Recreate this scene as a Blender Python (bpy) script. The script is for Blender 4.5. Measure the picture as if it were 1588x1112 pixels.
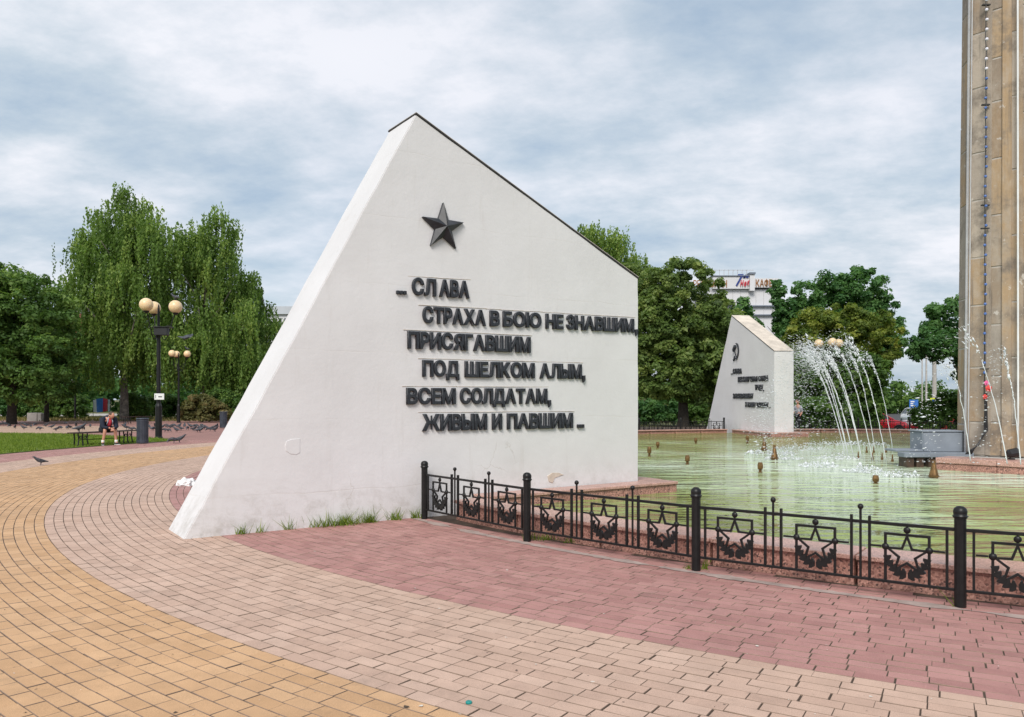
import bpy, bmesh, math, random
import numpy as np
from mathutils import Vector, Matrix

# ------------------------------------------------------------------ clean
for o in list(bpy.data.objects): bpy.data.objects.remove(o)
SC = bpy.context.scene
COL = SC.collection
R = math.radians
rnd = random.Random(7)
rng = np.random.default_rng(11)

# ------------------------------------------------------------------ camera
F, CX, YH, H = 1235.0, 794.0, 620.0, 1.5
cam_d = bpy.data.cameras.new('camera'); cam = bpy.data.objects.new('camera', cam_d); COL.objects.link(cam)
cam.location = (0, 0, H); cam.rotation_euler = (R(90), 0, 0)
cam_d.sensor_width = 36; cam_d.lens = 36 * F / 1588
cam_d.shift_y = (YH - 556) / 1588
cam_d.clip_start = 0.05; cam_d.clip_end = 6000
SC.camera = cam

# ------------------------------------------------------------------ sky, sun, exposure
SUN_EL, SUN_AZ = R(42), R(195)          # azimuth measured clockwise from +Y; the sun stands left of and behind the camera
world = bpy.data.worlds.new('World'); SC.world = world; world.use_nodes = True
nt = world.node_tree; nt.nodes.clear()
def wn(t, **k):
    n = nt.nodes.new(t)
    for a, b in k.items(): setattr(n, a, b)
    return n
L = nt.links.new
sky = wn('ShaderNodeTexSky', sky_type='NISHITA', sun_disc=False, sun_elevation=SUN_EL, sun_rotation=SUN_AZ, air_density=1.0, dust_density=2.0)
tc = wn('ShaderNodeTexCoord'); sep = wn('ShaderNodeSeparateXYZ'); L(tc.outputs['Generated'], sep.inputs[0])
zc = wn('ShaderNodeMath', operation='MAXIMUM'); L(sep.outputs[2], zc.inputs[0]); zc.inputs[1].default_value = 0.0
za = wn('ShaderNodeMath', operation='ADD'); L(zc.outputs[0], za.inputs[0]); za.inputs[1].default_value = 0.24
dx = wn('ShaderNodeMath', operation='DIVIDE'); L(sep.outputs[0], dx.inputs[0]); L(za.outputs[0], dx.inputs[1])
dy = wn('ShaderNodeMath', operation='DIVIDE'); L(sep.outputs[1], dy.inputs[0]); L(za.outputs[0], dy.inputs[1])
cmb = wn('ShaderNodeCombineXYZ'); L(dx.outputs[0], cmb.inputs[0]); L(dy.outputs[0], cmb.inputs[1])
mp = wn('ShaderNodeMapping'); L(cmb.outputs[0], mp.inputs[0]); mp.inputs['Rotation'].default_value = (0, 0, R(24)); mp.inputs['Scale'].default_value = (0.95, 1.20, 1); mp.inputs['Location'].default_value = (9.1, 9.3, 0)
n1 = wn('ShaderNodeTexNoise'); L(mp.outputs[0], n1.inputs[0]); n1.inputs['Scale'].default_value = 1.8; n1.inputs['Detail'].default_value = 10; n1.inputs['Roughness'].default_value = 0.62; n1.inputs['Distortion'].default_value = 0.0
n2 = wn('ShaderNodeTexNoise'); L(mp.outputs[0], n2.inputs[0]); n2.inputs['Scale'].default_value = 0.45; n2.inputs['Detail'].default_value = 4
r1 = wn('ShaderNodeValToRGB'); L(n1.outputs[0], r1.inputs[0])
e = r1.color_ramp.elements
e[0].position = 0.33; e[0].color = (0.37, 0.475, 0.595, 1)
e[1].position = 0.635; e[1].color = (0.79, 0.805, 0.86, 1)
m_ = e.new(0.46); m_.color = (0.52, 0.60, 0.68, 1)
r2 = wn('ShaderNodeMapRange'); L(n2.outputs[0], r2.inputs[0]); r2.inputs[1].default_value = 0.38; r2.inputs[2].default_value = 0.62; r2.inputs[3].default_value = 0.72; r2.inputs[4].default_value = 1.0
skyv = wn('ShaderNodeVectorMath', operation='SCALE'); L(sky.outputs[0], skyv.inputs[0]); skyv.inputs['Scale'].default_value = 0.12
mix = wn('ShaderNodeMix', data_type='RGBA'); L(r2.outputs[0], mix.inputs['Factor']); L(skyv.outputs[0], mix.inputs['A']); L(r1.outputs[0], mix.inputs['B'])
bg = wn('ShaderNodeBackground'); L(mix.outputs['Result'], bg.inputs[0]); bg.inputs[1].default_value = 0.76
wo = wn('ShaderNodeOutputWorld'); L(bg.outputs[0], wo.inputs[0])

sd = bpy.data.lights.new('sun', 'SUN'); sun = bpy.data.objects.new('sun', sd); COL.objects.link(sun)
sd.energy = 2.0; sd.angle = R(22); sd.color = (1, 0.95, 0.88)
to_sun = Vector((math.sin(SUN_AZ) * math.cos(SUN_EL), math.cos(SUN_AZ) * math.cos(SUN_EL), math.sin(SUN_EL)))
sun.rotation_euler = to_sun.to_track_quat('Z', 'Y').to_euler(); sun.location = (-20, -20, 30)
vs = SC.view_settings
SC.display_settings.display_device = 'sRGB'
vs.view_transform = 'Standard'; vs.look = 'None'; vs.exposure = 0.6; vs.gamma = 1; vs.use_curve_mapping = False

# ------------------------------------------------------------------ helpers
def g(px, py, z=0.0):
    """ground point seen at a photo pixel, at height z"""
    Z = F * (H - z) / (py - YH)
    return Vector(((px - CX) / F * Z, Z, z))
def at(px, py, Z):
    return Vector(((px - CX) / F * Z, Z, H + (YH - py) / F * Z))

class MB:
    def __init__(s): s.v = []; s.f = []; s.mi = []; s.cur = 0
    def add(s, vs, fs):
        b = len(s.v); s.v += [tuple(p) for p in vs]
        for f in fs: s.f.append([b + i for i in f]); s.mi.append(s.cur)
    def box(s, x0, x1, y0, y1, z0, z1, M=None):
        p = [(x, y, z) for z in (z0, z1) for y in (y0, y1) for x in (x0, x1)]
        if M: p = [M @ Vector(q) for q in p]
        s.add(p, [(0,2,3,1),(4,5,7,6),(0,1,5,4),(2,6,7,3),(0,4,6,2),(1,3,7,5)])
    def tube(s, pts, r, n=6, cap=True):
        pts = [Vector(p) for p in pts]; m = len(pts)
        rr = r if isinstance(r, (list, tuple)) else [r] * m
        V = []; up = None
        for i, p in enumerate(pts):
            d = (pts[min(i+1, m-1)] - pts[max(i-1, 0)])
            d = d.normalized() if d.length > 1e-9 else Vector((0,0,1))
            a = d.orthogonal().normalized() if up is None else (up - d * up.dot(d)).normalized()
            up = a; b = d.cross(a)
            V += [p + (a * math.cos(2*math.pi*k/n) + b * math.sin(2*math.pi*k/n)) * rr[i] for k in range(n)]
        Fs = [(i*n+k, i*n+(k+1)%n, (i+1)*n+(k+1)%n, (i+1)*n+k) for i in range(m-1) for k in range(n)]
        if cap: Fs += [tuple(range(n))[::-1], tuple((m-1)*n+k for k in range(n))]
        s.add(V, Fs)
    def lathe(s, prof, c=(0,0,0), n=12):
        V = []; Fs = []; m = len(prof)
        for r, z in prof: V += [(c[0]+r*math.cos(2*math.pi*k/n), c[1]+r*math.sin(2*math.pi*k/n), c[2]+z) for k in range(n)]
        Fs = [(i*n+k, i*n+(k+1)%n, (i+1)*n+(k+1)%n, (i+1)*n+k) for i in range(m-1) for k in range(n)]
        Fs += [tuple(range(n))[::-1], tuple((m-1)*n+k for k in range(n))]
        s.add(V, Fs)
    def sphere(s, c, r, n=12, m=8, sc=(1,1,1)):
        prof = [(max(r*math.sin(math.pi*i/m), r*0.004), -r*math.cos(math.pi*i/m)) for i in range(m+1)]
        b = len(s.v); s.lathe(prof, (0,0,0), n)
        for i in range(b, len(s.v)):
            p = s.v[i]; s.v[i] = (c[0]+p[0]*sc[0], c[1]+p[1]*sc[1], c[2]+p[2]*sc[2])
    def prism(s, poly, a, b, f):
        """extrude a 2-D polygon; f(u, v, t) gives the 3-D point; t = a .. b"""
        n = len(poly)
        s.add([f(u, v, a) for u, v in poly] + [f(u, v, b) for u, v in poly],
              [tuple(range(n)), tuple(range(2*n-1, n-1, -1))] + [(i, n+i, n+(i+1)%n, (i+1)%n) for i in range(n)])
    def mesh(s, name, mats, smooth=False, bevel=0, segs=1):
        me = bpy.data.meshes.new(name); me.from_pydata(s.v, [], s.f)
        mats = mats if isinstance(mats, (list, tuple)) else [mats]
        for m in mats: me.materials.append(m)
        me.polygons.foreach_set('material_index', s.mi)
        bm = bmesh.new(); bm.from_mesh(me)
        bmesh.ops.recalc_face_normals(bm, faces=bm.faces)
        if bevel: bmesh.ops.bevel(bm, geom=[e for e in bm.edges if len(e.link_faces) == 2 and e.calc_face_angle(0) > 0.4], offset=bevel, segments=segs, affect='EDGES', clamp_overlap=True)
        bm.to_mesh(me); bm.free()
        if smooth: me.polygons.foreach_set('use_smooth', [True]*len(me.polygons))
        me.update(); return me
    def build(s, name, mats, parent=None, smooth=False, bevel=0, segs=1):
        return link(name, s.mesh(name, mats, smooth, bevel, segs), parent)
def link(name, me, parent=None, M=None):
    o = bpy.data.objects.new(name, me); COL.objects.link(o)
    if parent: o.parent = parent
    if M is not None: o.matrix_basis = M
    return o
def tag(o, label=None, cat=None, group=None, kind=None):
    if label: o['label'] = label
    if cat: o['category'] = cat
    if group: o['group'] = group
    if kind: o['kind'] = kind
    return o
def thing(name, loc, label, cat, group=None, rz=0):
    o = bpy.data.objects.new(name, None); COL.objects.link(o); o.location = loc; o.rotation_euler = (0, 0, rz); o.empty_display_size = 0.2
    return tag(o, label, cat, group)
def copy_tree(o, parent=None):
    c = o.copy(); COL.objects.link(c); c.parent = parent
    for ch in [x for x in o.children]: copy_tree(ch, c)
    return c

# ------------------------------------------------------------------ materials
class NT:
    def __init__(s, name):
        s.m = bpy.data.materials.new(name); s.m.use_nodes = True; s.t = s.m.node_tree
        s.b = s.t.nodes['Principled BSDF']; s.o = s.t.nodes['Material Output']
    def n(s, t, **k):
        x = s.t.nodes.new(t)
        for a, b in k.items():
            if a.startswith('i_'): x.inputs[a[2:]].default_value = b
            else: setattr(x, a, b)
        return x
    def l(s, a, b): s.t.links.new(a, b)
    def noise(s, scale, detail=4, rough=0.55, vec=None, w=None):
        x = s.n('ShaderNodeTexNoise', i_Scale=scale, i_Detail=detail, i_Roughness=rough)
        if vec: s.l(vec, x.inputs['Vector'])
        return x.outputs[0]
    def pos(s): return s.n('ShaderNodeNewGeometry').outputs['Position']
    def objc(s): return s.n('ShaderNodeTexCoord').outputs['Object']
    def ramp(s, fac, stops):
        x = s.n('ShaderNodeValToRGB'); el = x.color_ramp.elements
        while len(el) < len(stops): el.new(0.5)
        for q, (p, c) in zip(el, stops): q.position = p; q.color = (*c, 1) if len(c) == 3 else c
        s.l(fac, x.inputs[0]); return x.outputs[0]
    def mixc(s, fac, a, b, mode='MIX'):
        x = s.n('ShaderNodeMix', data_type='RGBA', blend_type=mode)
        for v, k in ((fac, 'Factor'), (a, 'A'), (b, 'B')):
            if isinstance(v, (int, float)): x.inputs[k].default_value = v
            elif isinstance(v, tuple): x.inputs[k].default_value = (*v, 1)
            else: s.l(v, x.inputs[k])
        return x.outputs['Result']
    def math(s, op, a, b=None):
        x = s.n('ShaderNodeMath', operation=op)
        for i, v in enumerate((a, b)):
            if v is None: continue
            if isinstance(v, (int, float)): x.inputs[i].default_value = v
            else: s.l(v, x.inputs[i])
        return x.outputs[0]
    def range(s, f, a, b, c, d):
        x = s.n('ShaderNodeMapRange'); s.l(f, x.inputs[0])
        for i, v in enumerate((a, b, c, d)): x.inputs[i+1].default_value = v
        return x.outputs[0]
    def bump(s, h, strength=0.3, dist=0.01):
        x = s.n('ShaderNodeBump', i_Strength=strength, i_Distance=dist); s.l(h, x.inputs['Height']); s.l(x.outputs[0], s.b.inputs['Normal'])
    def col(s, c):
        if isinstance(c, tuple): s.b.inputs['Base Color'].default_value = (*c, 1)
        else: s.l(c, s.b.inputs['Base Color'])
        return s
    def p(s, rough=None, metal=None, spec=None):
        if rough is not None: s.b.inputs['Roughness'].default_value = rough
        if metal is not None: s.b.inputs['Metallic'].default_value = metal
        if spec is not None: s.b.inputs['Specular IOR Level'].default_value = spec
        return s
def simple(name, c, rough=0.6, metal=0, var=0.25, scale=8, bump=0.0, spec=0.5):
    m = NT(name); f = m.noise(scale, 5, 0.6, m.objc())
    d = tuple(x*(1-var) for x in c); u = tuple(min(1, x*(1+var)) for x in c)
    m.col(m.ramp(f, [(0.3, d), (0.7, u)])).p(rough, metal, spec)
    if bump: m.bump(f, bump, 0.01)
    return m.m

def brick_mat(name, lo, mid, hi, per_object, rough=0.8):
    m = NT(name); P = m.pos()
    if per_object: r = m.n('ShaderNodeObjectInfo').outputs['Random']
    else: r = m.n('ShaderNodeAttribute', attribute_name='tint').outputs['Fac']
    c = m.ramp(r, [(0.0, lo), (0.35, mid), (0.75, tuple((a+b)/2 for a, b in zip(mid, hi))), (1.0, hi)])
    big = m.range(m.noise(0.55, 4, 0.6, P), 0.3, 0.7, 0.92, 1.08)
    med = m.range(m.noise(5.0, 4, 0.6, P), 0.3, 0.7, 0.90, 1.07)
    fine = m.range(m.noise(260, 3, 0.75, P), 0.3, 0.7, 0.72, 1.24)
    k = m.math('MULTIPLY', m.math('MULTIPLY', big, med), fine)
    kk = m.n('ShaderNodeCombineColor'); [m.l(k, kk.inputs[i]) for i in range(3)]
    c = m.mixc(1.0, c, kk.outputs[0], 'MULTIPLY')
    st = m.range(m.noise(2.3, 6, 0.7, P), 0.58, 0.74, 0, 0.40)
    c = m.mixc(st, c, (0.12, 0.095, 0.075))
    v = m.n('ShaderNodeTexVoronoi', i_Scale=2.6, feature='F1'); m.l(P, v.inputs['Vector'])
    wob = m.math('ADD', v.outputs['Distance'], m.range(m.noise(30, 2, 0.5, P), 0.3, 0.7, -0.02, 0.02))
    c = m.mixc(m.range(wob, 0.018, 0.034, 0.7, 0), c, (0.66, 0.63, 0.58))
    v2 = m.n('ShaderNodeTexVoronoi', i_Scale=6.0, feature='F1'); m.l(P, v2.inputs['Vector'])
    c = m.mixc(m.range(v2.outputs['Distance'], 0.03, 0.055, 0.75, 0), c, (0.06, 0.045, 0.035))
    m.col(c); m.l(m.range(m.noise(0.8, 4, 0.6, P), 0.35, 0.65, rough-0.16, rough+0.1), m.b.inputs['Roughness']); m.b.inputs['Specular IOR Level'].default_value = 0.35
    m.bump(m.noise(160, 3, 0.7, P), 0.35, 0.003)
    return m.m
BRICK = {}
for key, (lo, mid, hi) in {'orange': ((0.50,0.30,0.158),(0.55,0.335,0.182),(0.595,0.372,0.208)),
                           'tan': ((0.485,0.330,0.255),(0.53,0.366,0.284),(0.575,0.405,0.318)),
                           'red': ((0.36,0.178,0.160),(0.405,0.206,0.185),(0.45,0.238,0.214))}.items():
    BRICK[key] = [brick_mat('paver_'+key, lo, mid, hi, False, 0.72 if key == 'red' else 0.82), brick_mat('paver_single_'+key, lo, mid, hi, True, 0.72 if key == 'red' else 0.82)]

def joint_mat():
    m = NT('joint_sand'); P = m.pos()
    m.col(m.ramp(m.noise(9, 5, 0.7, P), [(0.3, (0.05,0.034,0.025)), (0.7, (0.11,0.078,0.057))])).p(0.95); m.bump(m.noise(120, 3, 0.7, P), 0.5, 0.004); return m.m
M_JOINT = joint_mat()
M_GRIME = simple('joint_grime', (0.20,0.140,0.105), 0.95, 0, 0.5, 5)

def far_brick(name, a, b):
    m = NT(name); P = m.pos()
    t = m.n('ShaderNodeTexBrick', i_Scale=1.0); m.l(P, t.inputs['Vector'])
    t.inputs['Color1'].default_value = (*a, 1); t.inputs['Color2'].default_value = (*b, 1); t.inputs['Mortar'].default_value = (0.12, 0.09, 0.07, 1)
    t.inputs['Brick Width'].default_value = 0.21; t.inputs['Row Height'].default_value = 0.105; t.inputs['Mortar Size'].default_value = 0.004
    st = m.range(m.noise(0.8, 6, 0.7, P), 0.5, 0.75, 0, 0.35)
    m.col(m.mixc(st, t.outputs[0], (0.18,0.14,0.11))).p(0.85); return m.m
M_PATHRED = far_brick('path_red', (0.30,0.150,0.130), (0.36,0.185,0.160))
M_PATHTAN = far_brick('path_tan', (0.44,0.30,0.22), (0.50,0.34,0.25))

def paint_mat():
    m = NT('white_wall_paint'); P = m.objc()
    c = m.ramp(m.noise(0.9, 6, 0.6, P), [(0.3, (0.645,0.635,0.637)), (0.7, (0.71,0.703,0.71))])
    mp_ = m.n('ShaderNodeMapping'); m.l(P, mp_.inputs[0]); mp_.inputs['Scale'].default_value = (3.2, 3.2, 0.35)
    streak = m.range(m.noise(1.6, 6, 0.7, mp_.outputs[0]), 0.58, 0.78, 0, 0.42)
    c = m.mixc(streak, c, (0.52,0.49,0.46))
    sx = m.n('ShaderNodeSeparateXYZ'); m.l(P, sx.inputs[0])
    # splash dirt, flaking and grime in patches near the foot of the wall (ragged; its darkening doubles as painted contact shadow)
    foot = m.math('MULTIPLY', m.range(sx.outputs[2], 0.0, 0.65, 1, 0), m.range(m.noise(4.5, 7, 0.75, P), 0.46, 0.66, 0, 0.8))
    c = m.mixc(foot, c, (0.42,0.40,0.37))
    chip = m.range(m.noise(11, 6, 0.7, P), 0.70, 0.73, 0, 0.55)
    c = m.mixc(chip, c, (0.50,0.44,0.37))
    crk = m.n('ShaderNodeTexVoronoi', i_Scale=0.75, feature='DISTANCE_TO_EDGE')
    wv = m.n('ShaderNodeVectorMath', operation='ADD'); m.l(P, wv.inputs[0])
    nz = m.n('ShaderNodeTexNoise', i_Scale=3.0, i_Detail=6); m.l(P, nz.inputs['Vector'])
    sc_ = m.n('ShaderNodeVectorMath', operation='SCALE', i_Scale=0.55); m.l(nz.outputs['Color'], sc_.inputs[0]); m.l(sc_.outputs[0], wv.inputs[1]); m.l(wv.outputs[0], crk.inputs['Vector'])
    ck = m.math('MULTIPLY', m.range(crk.outputs['Distance'], 0.0, 0.006, 1, 0), m.range(m.noise(0.8, 3, 0.5, P), 0.60, 0.68, 0, 0.45))
    c = m.mixc(ck, c, (0.42,0.38,0.33))
    # faint bed joints under the paint every 0.84 m
    fz = m.math('FRACT', m.math('DIVIDE', m.math('ADD', sx.outputs[2], m.range(m.noise(1.3, 3, 0.5, P), 0.3, 0.7, -0.02, 0.02)), 0.84))
    line = m.math('MULTIPLY', m.range(m.math('ABSOLUTE', m.math('SUBTRACT', fz, 0.5)), 0.0, 0.012, 1, 0), m.range(m.noise(1.1, 3, 0.6, P), 0.40, 0.6, 0, 1))
    c = m.mixc(m.math('MULTIPLY', line, 0.30), c, (0.56,0.52,0.47))
    m.col(c).p(0.62, spec=0.4)
    h = m.math('ADD', m.math('MULTIPLY', m.noise(2.2, 6, 0.6, P), 1.0), m.math('MULTIPLY', m.noise(28, 4, 0.6, P), 0.14))
    h = m.math('SUBTRACT', h, m.math('ADD', m.math('MULTIPLY', line, 0.10), m.math('ADD', m.math('MULTIPLY', ck, 0.2), m.math('MULTIPLY', chip, 0.2))))
    m.bump(h, 0.30, 0.035); return m.m
M_PAINT = paint_mat()

def granite(name, a, b, c, rough=0.45, s=70):
    m = NT(name); P = m.objc()
    v = m.n('ShaderNodeTexVoronoi', i_Scale=s); m.l(P, v.inputs['Vector'])
    f = m.n('ShaderNodeSeparateColor'); m.l(v.outputs['Color'], f.inputs[0])
    x = m.ramp(f.outputs[0], [(0.0, c), (0.25, a), (0.7, b), (1.0, tuple(min(1, q*1.35) for q in b))])
    st = m.range(m.noise(2.2, 6, 0.7, P), 0.48, 0.7, 0, 0.55)
    m.col(m.mixc(st, x, tuple(q*0.55 for q in a))).p(rough); m.bump(m.noise(60, 3, 0.6, P), 0.15, 0.003); return m.m
M_GRAN = granite('pink_granite', (0.33,0.155,0.12), (0.46,0.25,0.20), (0.07,0.05,0.045), 0.4)
M_GRANCAP = granite('pink_granite_cap', (0.46,0.265,0.215), (0.54,0.33,0.275), (0.22,0.13,0.10), 0.35, 110)

def iron_mat():
    m = NT('black_iron'); P = m.objc()
    m.col(m.ramp(m.noise(14, 5, 0.7, P), [(0.35, (0.005,0.005,0.0055)), (0.75, (0.014,0.0135,0.0135))])).p(0.42, spec=0.35); m.bump(m.noise(55, 3, 0.6, P), 0.25, 0.003); return m.m
M_IRON = iron_mat()
M_LETTER = simple('letter_metal', (0.026,0.029,0.036), 0.45, 0.0, 0.4, 9, 0.25, 0.4)
M_COPING = simple('coping_concrete', (0.60,0.53,0.45), 0.8, 0, 0.22, 2.5, 0.3)
M_FLASH = simple('dark_flashing', (0.035,0.033,0.032), 0.6, 0, 0.4, 6)
M_MORTAR = simple('mortar', (0.36,0.28,0.25), 0.9, 0, 0.3, 5, 0.5)
M_PLASTER = simple('bare_plaster', (0.58,0.50,0.42), 0.9, 0, 0.2, 10, 0.4)
M_STRIP = simple('recess_shade', (0.56,0.50,0.44), 0.85, 0, 0.3, 10)  # brown for the strips that paint in the recess shadow above the words
M_BARK = simple('bark', (0.045,0.036,0.028), 0.9, 0, 0.5, 5, 0.6)
M_BIRCHBARK = simple('birch_bark', (0.16,0.14,0.12), 0.8, 0, 0.8, 4, 0.4)
M_BRASS = simple('brass', (0.20,0.115,0.045), 0.42, 0.6, 0.5, 12, 0.2)
M_GREYBOX = simple('grey_paint', (0.22,0.25,0.29), 0.5, 0, 0.12, 3)
M_DARKWET = simple('wet_brick', (0.08,0.05,0.035), 0.5, 0, 0.5, 8)
M_PIPE = simple('grey_pipe', (0.46,0.46,0.47), 0.5, 0, 0.15, 4)
M_WHITE = simple('white_enamel', (0.75,0.76,0.76), 0.5, 0, 0.08, 4)
M_BLACK = simple('black_plastic', (0.012,0.012,0.014), 0.45, 0, 0.3, 5)
M_BIN = simple('grey_bin_metal', (0.055,0.065,0.085), 0.45, 0.2, 0.3, 6)
M_SLAT = simple('brown_slat', (0.045,0.022,0.018), 0.5, 0, 0.3, 5)
M_CONC = simple('pale_concrete', (0.42,0.40,0.37), 0.85, 0, 0.15, 3)
def globe_mat():
    m = NT('lamp_globe'); m.col(m.ramp(m.noise(5, 4, 0.6, m.objc()), [(0.3, (0.76,0.55,0.31)), (0.7, (0.84,0.65,0.41))])).p(0.35)
    m.b.inputs['Subsurface Weight'].default_value = 0.25; m.b.inputs['Subsurface Radius'].default_value = (0.1, 0.07, 0.04); return m.m
M_GLOBE = globe_mat()

def leaf_mat(name, a, b, c, trans=0.5):
    m = NT(name); r = m.n('ShaderNodeAttribute', attribute_name='tint').outputs['Fac']
    x = m.ramp(r, [(0.0, a), (0.5, b), (1.0, c)])
    m.col(x).p(0.55, spec=0.35)
    t = m.n('ShaderNodeBsdfTranslucent'); m.l(m.mixc(1.0, x, (1.15,1.2,0.75), 'MULTIPLY'), t.inputs['Color'])
    mx = m.n('ShaderNodeMixShader'); mx.inputs[0].default_value = trans
    m.l(m.b.outputs[0], mx.inputs[1]); m.l(t.outputs[0], mx.inputs[2]); m.l(mx.outputs[0], m.o.inputs['Surface']); return m.m
LEAF = {'birch': leaf_mat('birch_leaf', (0.081,0.149,0.032), (0.171,0.283,0.060), (0.335,0.435,0.112)),
        'dark': leaf_mat('dark_leaf', (0.062,0.125,0.030), (0.120,0.225,0.053), (0.239,0.354,0.089)),
        'chestnut': leaf_mat('chestnut_leaf', (0.077,0.131,0.037), (0.158,0.241,0.062), (0.302,0.369,0.108)),
        'yellow': leaf_mat('yellow_leaf', (0.09,0.15,0.028), (0.19,0.25,0.045), (0.42,0.44,0.085)),
        'green': leaf_mat('green_leaf', (0.048,0.133,0.041), (0.104,0.229,0.070), (0.191,0.339,0.104)),
        'spruce': leaf_mat('spruce_needle', (0.034,0.040,0.021), (0.067,0.067,0.040), (0.129,0.092,0.061)),
        'brownbush': leaf_mat('brown_bush_leaf', (0.081,0.090,0.029), (0.176,0.170,0.061), (0.299,0.231,0.109)),
        'grass': leaf_mat('grass_blade', (0.085,0.150,0.012), (0.160,0.235,0.022), (0.27,0.33,0.055), 0.3),
        'drygrass': leaf_mat('dry_grass_blade', (0.100,0.105,0.028), (0.200,0.175,0.058), (0.300,0.250,0.100), 0.25)}

def ground_mat():
    m = NT('ground_grass'); P = m.pos()
    c = m.ramp(m.noise(0.45, 7, 0.68, P), [(0.30, (0.045,0.070,0.015)), (0.5, (0.125,0.120,0.036)), (0.7, (0.20,0.165,0.07))])
    c = m.mixc(m.range(m.noise(6, 5, 0.7, P), 0.35, 0.65, 0, 0.5), c, (0.06,0.075,0.02)); m.col(c).p(0.95); m.bump(m.noise(8, 5, 0.7, P), 0.6, 0.05); return m.m
M_GROUND = ground_mat()
M_LAWN = simple('lawn_soil', (0.11,0.16,0.02), 0.95, 0, 0.35, 1.2)
M_ASPH = simple('asphalt', (0.055,0.055,0.058), 0.9, 0, 0.2, 1)
M_LIGHTPATH = simple('light_path', (0.40,0.37,0.34), 0.9, 0, 0.12, 0.6)

def water_mat():
    m = NT('pool_water'); P = m.pos()
    d_ = m.n('ShaderNodeVectorMath', operation='DISTANCE'); m.l(P, d_.inputs[0]); d_.inputs[1].default_value = (8.5, 17.5, 0.1)
    milk = m.math('ADD', m.range(d_.outputs['Value'], 2.5, 13.0, 0.34, -0.12), m.noise(0.33, 5, 0.6, P))     # air bubbles stirred up round the jets
    c = m.ramp(milk, [(0.36, (0.14,0.16,0.025)), (0.55, (0.27,0.335,0.115)), (0.74, (0.43,0.53,0.32)), (0.90, (0.58,0.67,0.52))])
    m.col(c).p(0.05, spec=0.5); m.b.inputs['IOR'].default_value = 1.36
    mp_ = m.n('ShaderNodeMapping'); m.l(P, mp_.inputs[0]); mp_.inputs['Rotation'].default_value = (0, 0, R(14)); mp_.inputs['Scale'].default_value = (1.0, 2.6, 1.0)
    a = m.noise(0.85, 2, 0.5, mp_.outputs[0]); b = m.noise(2.1, 3, 0.5, mp_.outputs[0]); d = m.noise(7, 2, 0.5, P)
    h = m.math('ADD', m.math('ADD', m.math('MULTIPLY', a, 0.8), m.math('MULTIPLY', b, 0.55)), m.math('MULTIPLY', d, 0.06))
    m.bump(h, 1.0, 0.40); return m.m
M_WATER = water_mat()
def spray_mat():
    m = NT('white_spray'); m.col((0.90,0.93,0.96)).p(0.15); m.b.inputs['Transmission Weight'].default_value = 0.25; m.b.inputs['IOR'].default_value = 1.33; return m.m
M_SPRAY = spray_mat()
def obelisk_mat():
    m = NT('stained_travertine'); P = m.objc()
    r = m.n('ShaderNodeObjectInfo').outputs['Random']
    c = m.ramp(r, [(0.0, (0.24,0.20,0.165)), (0.3, (0.42,0.30,0.18)), (0.6, (0.33,0.225,0.13)), (0.8, (0.30,0.26,0.22)), (1.0, (0.48,0.41,0.33))])
    mp_ = m.n('ShaderNodeMapping'); m.l(P, mp_.inputs[0]); mp_.inputs['Scale'].default_value = (3, 3, 1.3)
    c = m.mixc(m.range(m.noise(1.2, 7, 0.7, mp_.outputs[0]), 0.46, 0.66, 0, 0.55), c, (0.44,0.39,0.33))
    c = m.mixc(m.range(m.noise(0.55, 6, 0.7, P), 0.45, 0.62, 0, 0.65), c, (0.27,0.235,0.20))
    c = m.mixc(m.range(m.noise(1.1, 7, 0.72, P), 0.52, 0.66, 0, 0.75), c, (0.14,0.115,0.092))
    mp2 = m.n('ShaderNodeMapping'); m.l(P, mp2.inputs[0]); mp2.inputs['Scale'].default_value = (9, 9, 0.5)
    c = m.mixc(m.range(m.noise(1.0, 5, 0.6, mp2.outputs[0]), 0.56, 0.68, 0, 0.6), c, (0.15,0.13,0.11))
    c = m.mixc(m.range(m.noise(4.0, 5, 0.65, P), 0.64, 0.68, 0, 0.85), c, (0.54,0.50,0.45))
    c = m.mixc(m.range(m.noise(14, 5, 0.65, P), 0.68, 0.71, 0, 0.7), c, (0.42,0.36,0.29))
    m.col(c).p(0.8); m.bump(m.noise(9, 6, 0.7, P), 0.6, 0.02); return m.m
M_OBEL = obelisk_mat()
M_OBCORE = simple('obelisk_mortar', (0.42,0.39,0.35), 0.9, 0, 0.2, 5, 0.3)
def flat(name, c, rough=0.6): return simple(name, c, rough, 0, 0.10, 6)

# ------------------------------------------------------------------ terrain
POOL = Vector((12.0, 19.05, 0)); PAVE = Vector((10.66, 19.37, 0))
def sstep(a, b, x): t = max(0, min(1, (x-a)/(b-a))); return t*t*(3-2*t)
def hgt(x, y): return -0.60 * sstep(37, 49, y) * sstep(3, 14, x)
def build_ground():
    xs = [-2500,-800,-300,-140,-80,-60,-45,-35,-28,-20,-14,-8,-3] + [i*1.5 for i in range(0, 31)] + [52,65,90,140,300,800,2500]
    ys = [-300,-60,-20,0,12,24,30] + [34+i for i in range(0, 24)] + [62,70,80,95,120,160,260,600,1500,4000]
    b = MB(); b.add([(x, y, -0.055 + hgt(x, y)) for y in ys for x in xs], [(j*len(xs)+i, j*len(xs)+i+1, (j+1)*len(xs)+i+1, (j+1)*len(xs)+i) for j in range(len(ys)-1) for i in range(len(xs)-1)])
    tag(b.build('ground', M_GROUND, smooth=True), 'dry yellow green park ground reaching the horizon', kind='structure')
build_ground()
def sheet(name, pts, z, mat, label):
    b = MB(); b.add([(p[0], p[1], z) for p in pts], [tuple(range(len(pts)))]); o = b.build(name, mat); tag(o, label, kind='structure'); return o
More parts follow.
